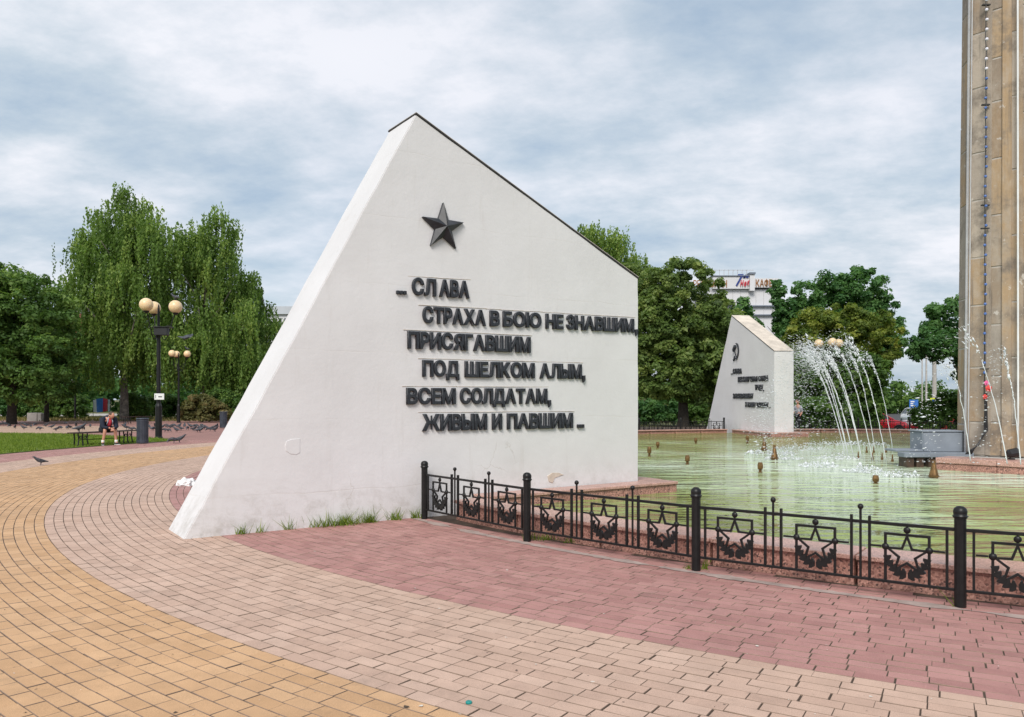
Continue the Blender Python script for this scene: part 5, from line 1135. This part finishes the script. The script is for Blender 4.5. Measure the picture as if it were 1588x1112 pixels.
# ------------------------------------------------------------------ cars, signs, poles across the street
def car(x, y, z, ang, label, col):
    rt = thing('parked_car', (x, y, z), label, 'car', rz=ang); pm = NT('car_paint_'+str(len(bpy.data.materials))); pm.col(col).p(0.22); pm.b.inputs['Coat Weight'].default_value = 0.6; pm = pm.m
    gm = NT('car_glass'); gm.col((0.03,0.035,0.04)).p(0.06); gm = gm.m
    # hull: stations along the length, front at -x
    st = [(-2.10,.62,.42,.30),(-2.02,.76,.66,.24),(-1.70,.84,.80,.20),(-1.05,.88,.92,.18),(-0.4,.89,.97,.18),(1.2,.89,.99,.18),(1.75,.86,.98,.20),(2.02,.80,.90,.26),(2.10,.70,.60,.34)]
    b = MB(); V = []
    for (x_, w, t, lo) in st: V += [(x_, s*w*k, zz) for s, k, zz in ((-1,.93,lo),(-1,1,lo+.2),(-1,1,(lo+t)/2+.1),(-1,.90,t),(1,.90,t),(1,1,(lo+t)/2+.1),(1,1,lo+.2),(1,.93,lo))]
    n = len(st); Fc = [(i*8+k, i*8+(k+1)%8, (i+1)*8+(k+1)%8, (i+1)*8+k) for i in range(n-1) for k in range(8)] + [tuple(range(8)), tuple((n-1)*8+k for k in range(8))[::-1]]
    b.add(V, Fc); b.build('body', pm, rt, smooth=True, bevel=0.02)
    gb = MB(); lo = [(-1.02,.74,.93),(1.78,.76,.98)]; hi = [(-0.25,.58,1.42),(1.25,.58,1.44)]
    gb.add([(-1.05,-.76,.92),(1.80,-.76,.96),(1.80,.76,.96),(-1.05,.76,.92),(-0.22,-.58,1.40),(1.22,-.58,1.42),(1.22,.58,1.42),(-0.22,.58,1.40)], [(0,1,5,4),(1,2,6,5),(2,3,7,6),(3,0,4,7),(4,5,6,7),(0,3,2,1)]); gb.build('windows', gm, rt, bevel=0.02)
    rb = MB(); rb.add([(-0.28,-.60,1.405),(1.28,-.60,1.425),(1.28,.60,1.425),(-0.28,.60,1.405),(-0.18,-.52,1.47),(1.12,-.52,1.485),(1.12,.52,1.485),(-0.18,.52,1.47)], [(0,1,5,4),(1,2,6,5),(2,3,7,6),(3,0,4,7),(4,5,6,7),(0,3,2,1)]); rb.build('roof', pm, rt, bevel=0.03)
    for sg in (-1, 1):
        for x0, x1 in ((-1.06,-0.24),(0.42,0.47),(1.84,1.24)):
            pb_ = MB(); pb_.tube([(x0, sg*.775, .94), (x1 if x0 != 0.42 else 0.45, sg*.60, 1.41)], 0.035, 6); pb_.build('pillar', pm, rt)
        h = MB(); h.sphere((-1.98, sg*.60, .66), .13, 10, 8, (.7,1.2,.75)); h.build('headlight', M_WHITE, rt, smooth=True)
        t_ = MB(); t_.sphere((2.03, sg*.66, .80), .10, 10, 8, (.6,1,1.2)); t_.build('tail_light', flat('tail', (0.4,.01,.01), .3), rt, smooth=True)
        mi = MB(); mi.sphere((-0.75, sg*.99, .98), .10, 8, 6, (.6,1,.8)); mi.build('mirror', pm, rt, smooth=True)
        for wx in (-1.32, 1.30):
            w = MB(); w.lathe([(.19,-.10),(.29,-.10),(.315,-.07),(.315,.07),(.29,.10),(.19,.10)], n=20); wm = w.mesh('tyre', M_BLACK); ty = link('wheel', wm, rt, Matrix.Translation((wx, sg*.80, .315)) @ Matrix.Rotation(R(90),4,'X'))
            rm = MB(); rm.lathe([(.02,-.105),(.18,-.09),(.195,-.106),(.195,.106),(.18,.09),(.02,.105)], n=12); rm.build('rim', M_PIPE, ty)
    bp = MB(); bp.box(-2.11,-1.90,-.55,.55,.34,.48); bp.build('grille', M_BLACK, rt, bevel=.02); pl = MB(); pl.box(-2.125,-2.112,-.26,.26,.36,.46); pl.build('number_plate', M_WHITE, rt)
xa = (1375-CX)/F*50
car((1353-CX)/F*50, 50.2, hgt(xa,50)-0.055, R(180), 'bright red car parked nose towards the darker red car', (0.62,0.015,0.03)); car((1452-CX)/F*51, 51.2, hgt(xa,50)-0.055, R(4), 'darker red car facing the bright red car beside the hedge', (0.36,0.012,0.022))
sheet('road', [(18,48.8),(70,48.6),(120,200),(40,200),(24,60)], -0.63, M_ASPH, 'grey asphalt street beyond the pool fence')
car((1424-CX)/F*64, 64, -0.625, R(80), 'white car standing nose on behind the two red cars', (0.62,0.64,0.66))
for px, Z, h, r, lb in ((1430,95,11,0.08,'thin grey tram pole nearest the far trees'),(1436.5,88,10.5,0.11,'slender grey pole standing between two other street poles'),(1449,60,9.5,0.17,'thick pale concrete pole carrying the crossing sign')):
    x = (px-CX)/F*Z; rt = thing('street_pole', (x, Z, -1.0), lb, 'pole'); b = MB(); b.lathe([(r*1.15,0),(r,0.6),(r*0.72,h)], n=12); b.build('shaft', M_CONC, rt); b = MB(); b.lathe([(r*0.95,h-.6),(r*0.95,h-.45)], n=10); b.build('clamp_band', M_FLASH, rt)
def sign_cross():
    Z = 59; p = at(1449, 626, Z-0.4); rt = thing('crossing_sign', (p.x, p.y, p.z), 'blue pedestrian crossing sign with yellow border on the thick pole', 'road sign')
    y_ = flat('sign_yellow', (0.62,0.70,0.04)); bl = flat('sign_blue', (0.03,0.12,0.50)); b = MB(); b.box(-.30,.34,0,.03,-.55,.42); b.build('border', y_, rt); b = MB(); b.box(-.20,.24,-.012,-.002,-.32,.32); b.build('face', bl, rt)
    b = MB(); b.add([(-.13,-.022,-.24),(.17,-.022,-.24),(.02,-.022,.22),(-.13,-.014,-.24),(.17,-.014,-.24),(.02,-.014,.22)], [(0,1,2),(5,4,3),(0,3,4,1),(1,4,5,2),(2,5,3,0)]); b.build('triangle', M_WHITE, rt)
sign_cross()
def sign_dir():
    Z = 72; p = at(1417, 626, Z); rt = thing('direction_sign', (p.x, p.y, -0.98), 'blue road direction sign with white marks above the cars', 'road sign'); z = p.z+0.98
    b = MB(); b.tube([(0,.06,0),(0,.06,z)], .05, 6); b.build('post', M_CONC, rt); b = MB(); b.box(-.40,.40,-.02,.02,z-.36,z+.36); b.build('face', flat('dir_blue', (0.04,0.16,0.50)), rt)
    for dz, w in ((.18,.22),(0,.15),(-.18,.26)): b = MB(); b.box(-.3,-.3+w*1.6,-.032,-.022,z+dz-.05,z+dz+.05); b.build('marking', M_WHITE, rt)
sign_dir()

# ------------------------------------------------------------------ far buildings
M_BWHITE = simple('white_render', (0.62,0.62,0.64), 0.85, 0, 0.06, 0.3); M_BGLASS = NT('window_glass').col((0.05,0.06,0.075)).p(0.1).m; M_BROOF = simple('roof_metal', (0.16,0.19,0.24), 0.6, 0, 0.15, 0.5)
def txt(s, size, mat, root, loc, name='letter', shear=0.0, off=0.0, kx=1.0):
    x = 0
    for chh in s:
        cu = bpy.data.curves.new('l', 'FONT'); cu.body = chh; cu.size = size; cu.extrude = 0.05; cu.offset = off; cu.shear = shear; cu.resolution_u = 3; ob_ = bpy.data.objects.new('t', cu); COL.objects.link(ob_)
        me = bpy.data.meshes.new_from_object(ob_.evaluated_get(bpy.context.evaluated_depsgraph_get())); bpy.data.objects.remove(ob_); me.materials.clear(); me.materials.append(mat)
        co = np.array([v.co for v in me.vertices]); lo, hi = co.min(0), co.max(0)
        link(name, me, root, Matrix.Translation((loc[0]+x-lo[0]*kx, loc[1], loc[2])) @ Matrix.Rotation(R(90),4,'X') @ Matrix.Diagonal((kx,1,1,1))); x += (hi[0]-lo[0]+size*0.09)*kx
def cafe():
    Z = 122; k = Z/F; X = lambda px: (px-CX)*k; Y = lambda py: H+(YH-py)*k
    x0 = X(1098); rt = thing('cafe_building', (x0, Z, -1.0), 'white flat roofed building with café sign on its roof band', 'building')
    def bx(name, a, b_, y0, y1, pt, pb, m, par=None): q = MB(); q.box(X(a)-x0, X(b_)-x0, y0, y1, Y(pb)+1.0, Y(pt)+1.0); return q.build(name, m, par or rt)
    q = MB(); q.box(X(1098)-x0, X(1207)-x0, 0, 16, 0, Y(449)+1.0); wl = q.build('wall', M_BWHITE, rt)
    bx('sign_band', 1104, 1160, -0.6, 15, 429.5, 448.5, M_BWHITE); bx('sign_band', 1168, 1206, -0.6, 15, 432.5, 446.5, M_BWHITE); bx('stair_tower', 1160.3, 1167.7, -0.9, 6, 427, 452, M_BWHITE)
    bx('roof_edge', 1102, 1161, -0.8, 15.2, 428.2, 429.3, M_BROOF); bx('tower_cap', 1159.5, 1168.5, -1.1, 6.2, 424, 426.8, M_BROOF)
    for a in range(1108, 1160, 7): q = MB(); q.tube([(X(a)-x0, -.3, Y(428)+1), (X(a)-x0, -.3, Y(419)+1)], 0.05, 4); q.build('railing_post', M_PIPE, rt)
    q = MB(); q.tube([(X(1105)-x0,-.3,Y(419.5)+1),(X(1168)-x0,-.3,Y(419.5)+1)], .05, 4); q.build('railing', M_PIPE, rt)
    for py in (474, 488): bx('ledge', 1100, 1206, -0.5, -0.003, py, py+1.6, M_BROOF)
    for a in range(1112, 1206, 12): bx('panel_joint', a, a+0.5, -0.04, 0.02, 450, 530, M_PIPE)
    gold, blue, red = flat('sign_gold', (0.28,0.12,0.03)), flat('sign_navy', (0.015,0.04,0.22)), flat('sign_red', (0.55,0.015,0.04))
    txt('КАФЕ', 1.45, gold, rt, (X(1170)-x0, -0.68, Y(445.2)+1), off=.02, kx=.62); txt('РЕСТОРАН', 1.45, gold, rt, (X(1130.5)-x0-5.6, -0.68, Y(446.3)+1), off=.02, kx=.66)
    txt('7', 2.5, blue, rt, (X(1139)-x0, -0.70, Y(444)+1), shear=.35, off=.05, kx=.7); txt('Небо', 1.15, red, rt, (X(1145.5)-x0, -0.80, Y(444.5)+1), shear=.3, off=.03, kx=.55); txt('на', 0.75, blue, rt, (X(1150.5)-x0, -0.70, Y(432)+1), off=.02)
cafe()
def church():
    Z = 160; k = Z/F; x0 = (106-CX)*k; rt = thing('church', (x0, Z, -0.05), 'pale church tower with red roofs and dark spire beyond the trees', 'church'); mw = simple('church_white', (0.62,0.58,0.56), .9, 0, .08, .3); mr = simple('church_red', (0.36,0.09,0.07), .8, 0, .15, .4)
    X = lambda px: (px-106)*k; Y = lambda py: H+(YH-py)*k
    b = MB(); b.box(X(96), X(122), 0, 4, 0, Y(492)); b.build('wall', mr, rt); b = MB(); b.box(X(99), X(118), .4, 3.4, Y(492)+.01, Y(466)); b.build('tower', mw, rt)
    b = MB(); b.add([(X(94),-.4,Y(492)),(X(124),-.4,Y(492)),(X(124),4.4,Y(492)),(X(94),4.4,Y(492)),(X(100),.3,Y(484)),(X(118),.3,Y(484)),(X(118),3.5,Y(484)),(X(100),3.5,Y(484))], [(0,1,5,4),(1,2,6,5),(2,3,7,6),(3,0,4,7),(4,5,6,7)]); b.build('roof', mr, rt)
    b = MB(); b.lathe([(1.3,0),(1.5,.5),(1.0,1.3),(.2,2.0),(.06,4.0),(.02,5.0)], (X(100),1.8,Y(466)), 10); b.build('spire', M_BROOF, rt)
    for px in (102, 107, 112): w = MB(); w.box(X(px), X(px+2.6), .34, .42, Y(482), Y(472)); w.build('window', M_BGLASS, rt)
    b = MB(); b.box(X(60), X(98), 1, 9, 0, Y(505)); b.build('nave', mw, rt); b = MB(); b.prism([(X(58),Y(505)+.01),(X(98),Y(505)+.01),(X(90),Y(497)),(X(66),Y(497))], .6, 9.4, lambda u, v, t: (u, t, v)); b.build('nave_roof', mr, rt)
church()
def low_house():
    Z = 118; k = Z/F; x0 = (430-CX)*k; rt = thing('long_building', (x0, Z, -0.05), 'long pale building with light metal roof far behind the white wall', 'building'); X = lambda px: (px-430)*k; Y = lambda py: H+(YH-py)*k
    b = MB(); b.box(X(410), X(560), 0, 10, 0, Y(487)); b.build('wall', M_BWHITE, rt); b = MB(); b.box(X(408), X(562), -.4, 10.4, Y(487)+.005, Y(475)); b.build('roof', simple('pale_roof', (0.45,0.48,0.52), .5, 0, .08, .3), rt)
    for a in range(414, 552, 9):
        for py in (493, 508, 523): w = MB(); w.box(X(a), X(a+4.5), -.05, .05, Y(py+8), Y(py)); w.build('window', M_BGLASS, rt)
low_house()

# ------------------------------------------------------------------ small litter
def bag():
    from mathutils import noise
    p = W1.A + W1.w*1.05 - W1.u*0.06; p = g(289, 753); b = MB(); b.sphere((0,0,0), 1, 18, 12); V = []
    for q in b.v:
        v = Vector(q); k = 1 + 0.45*noise.noise(v*2.3) + 0.25*noise.noise(v*6); V.append((v.x*.17*k, v.y*.12*k, max(-0.2, v.z)*.10*k+.022))
    b.v = V; o = b.build('plastic_bag', M_WHITE); o.location = (p.x, p.y, 0.0); tag(o, 'crumpled white plastic bag lying behind the slanting wall edge', 'bag')
bag()
p = g(727, 1091); b = MB(); b.lathe([(.016,0),(.0165,.008),(.013,.0115)], n=14); o = b.build('bottle_cap', flat('teal', (0.01,0.24,0.22), .4)); o.location = (p.x, p.y, .001); tag(o, 'tiny teal bottle cap lying on the tan paving', 'bottle cap')
def crumbs(name, n, mat, label, seed, s0):
    r = np.random.default_rng(seed); Z = 3.2 + 10*r.random(n)**1.6; X = (r.random(n)*1588-CX)/F*Z; k = (np.hypot(X-POOL.x, Z-POOL.y) > 16.1) & (Z < 9.5 + 0*X); X, Z = X[k], Z[k]; n = len(X)
    a = r.random((n,4))*0.8 + np.arange(4)*math.pi/2; q = s0*np.exp(r.normal(0,.45,n))[:,None]*(0.6+0.6*r.random((n,4)))
    V = np.stack([X[:,None]+q*np.cos(a), Z[:,None]+q*np.sin(a), np.full((n,4),.0025)+.004*r.random((n,4))],-1).reshape(-1,3); o = np_mesh(name, V, np.arange(4*n).reshape(-1,4), mat); tag(o, label, 'litter', None, 'stuff')
crumbs('pale_crumbs', 230, flat('pale_chip', (0.62,0.58,0.52), .9), 'tiny pale chips and crumbs scattered over the paving', 71, 0.0045)
crumbs('dark_crumbs', 170, flat('dark_chip', (0.07,0.05,0.035), .9), 'tiny dark leaf scraps scattered over the paving', 72, 0.0045)
lm = flat('fallen_leaf', (0.55,0.33,0.04), .7)
for i, (px, py) in enumerate(((1469,921),)):
    p = g(px, py); b = MB(); b.add([(-.03,0,.004),(0,-.014,.009),(.03,0,.006),(0,.014,.010),(-.03,0,.0025),(0,-.014,.0075),(.03,0,.0045),(0,.014,.0085)], [(0,1,2,3),(7,6,5,4),(0,4,5,1),(1,5,6,2),(2,6,7,3),(3,7,4,0)]); o = b.build('fallen_leaf', lm); o.location = (p.x, p.y, 0); tag(o, 'single yellow fallen leaf lying by the fence foot', 'leaf')
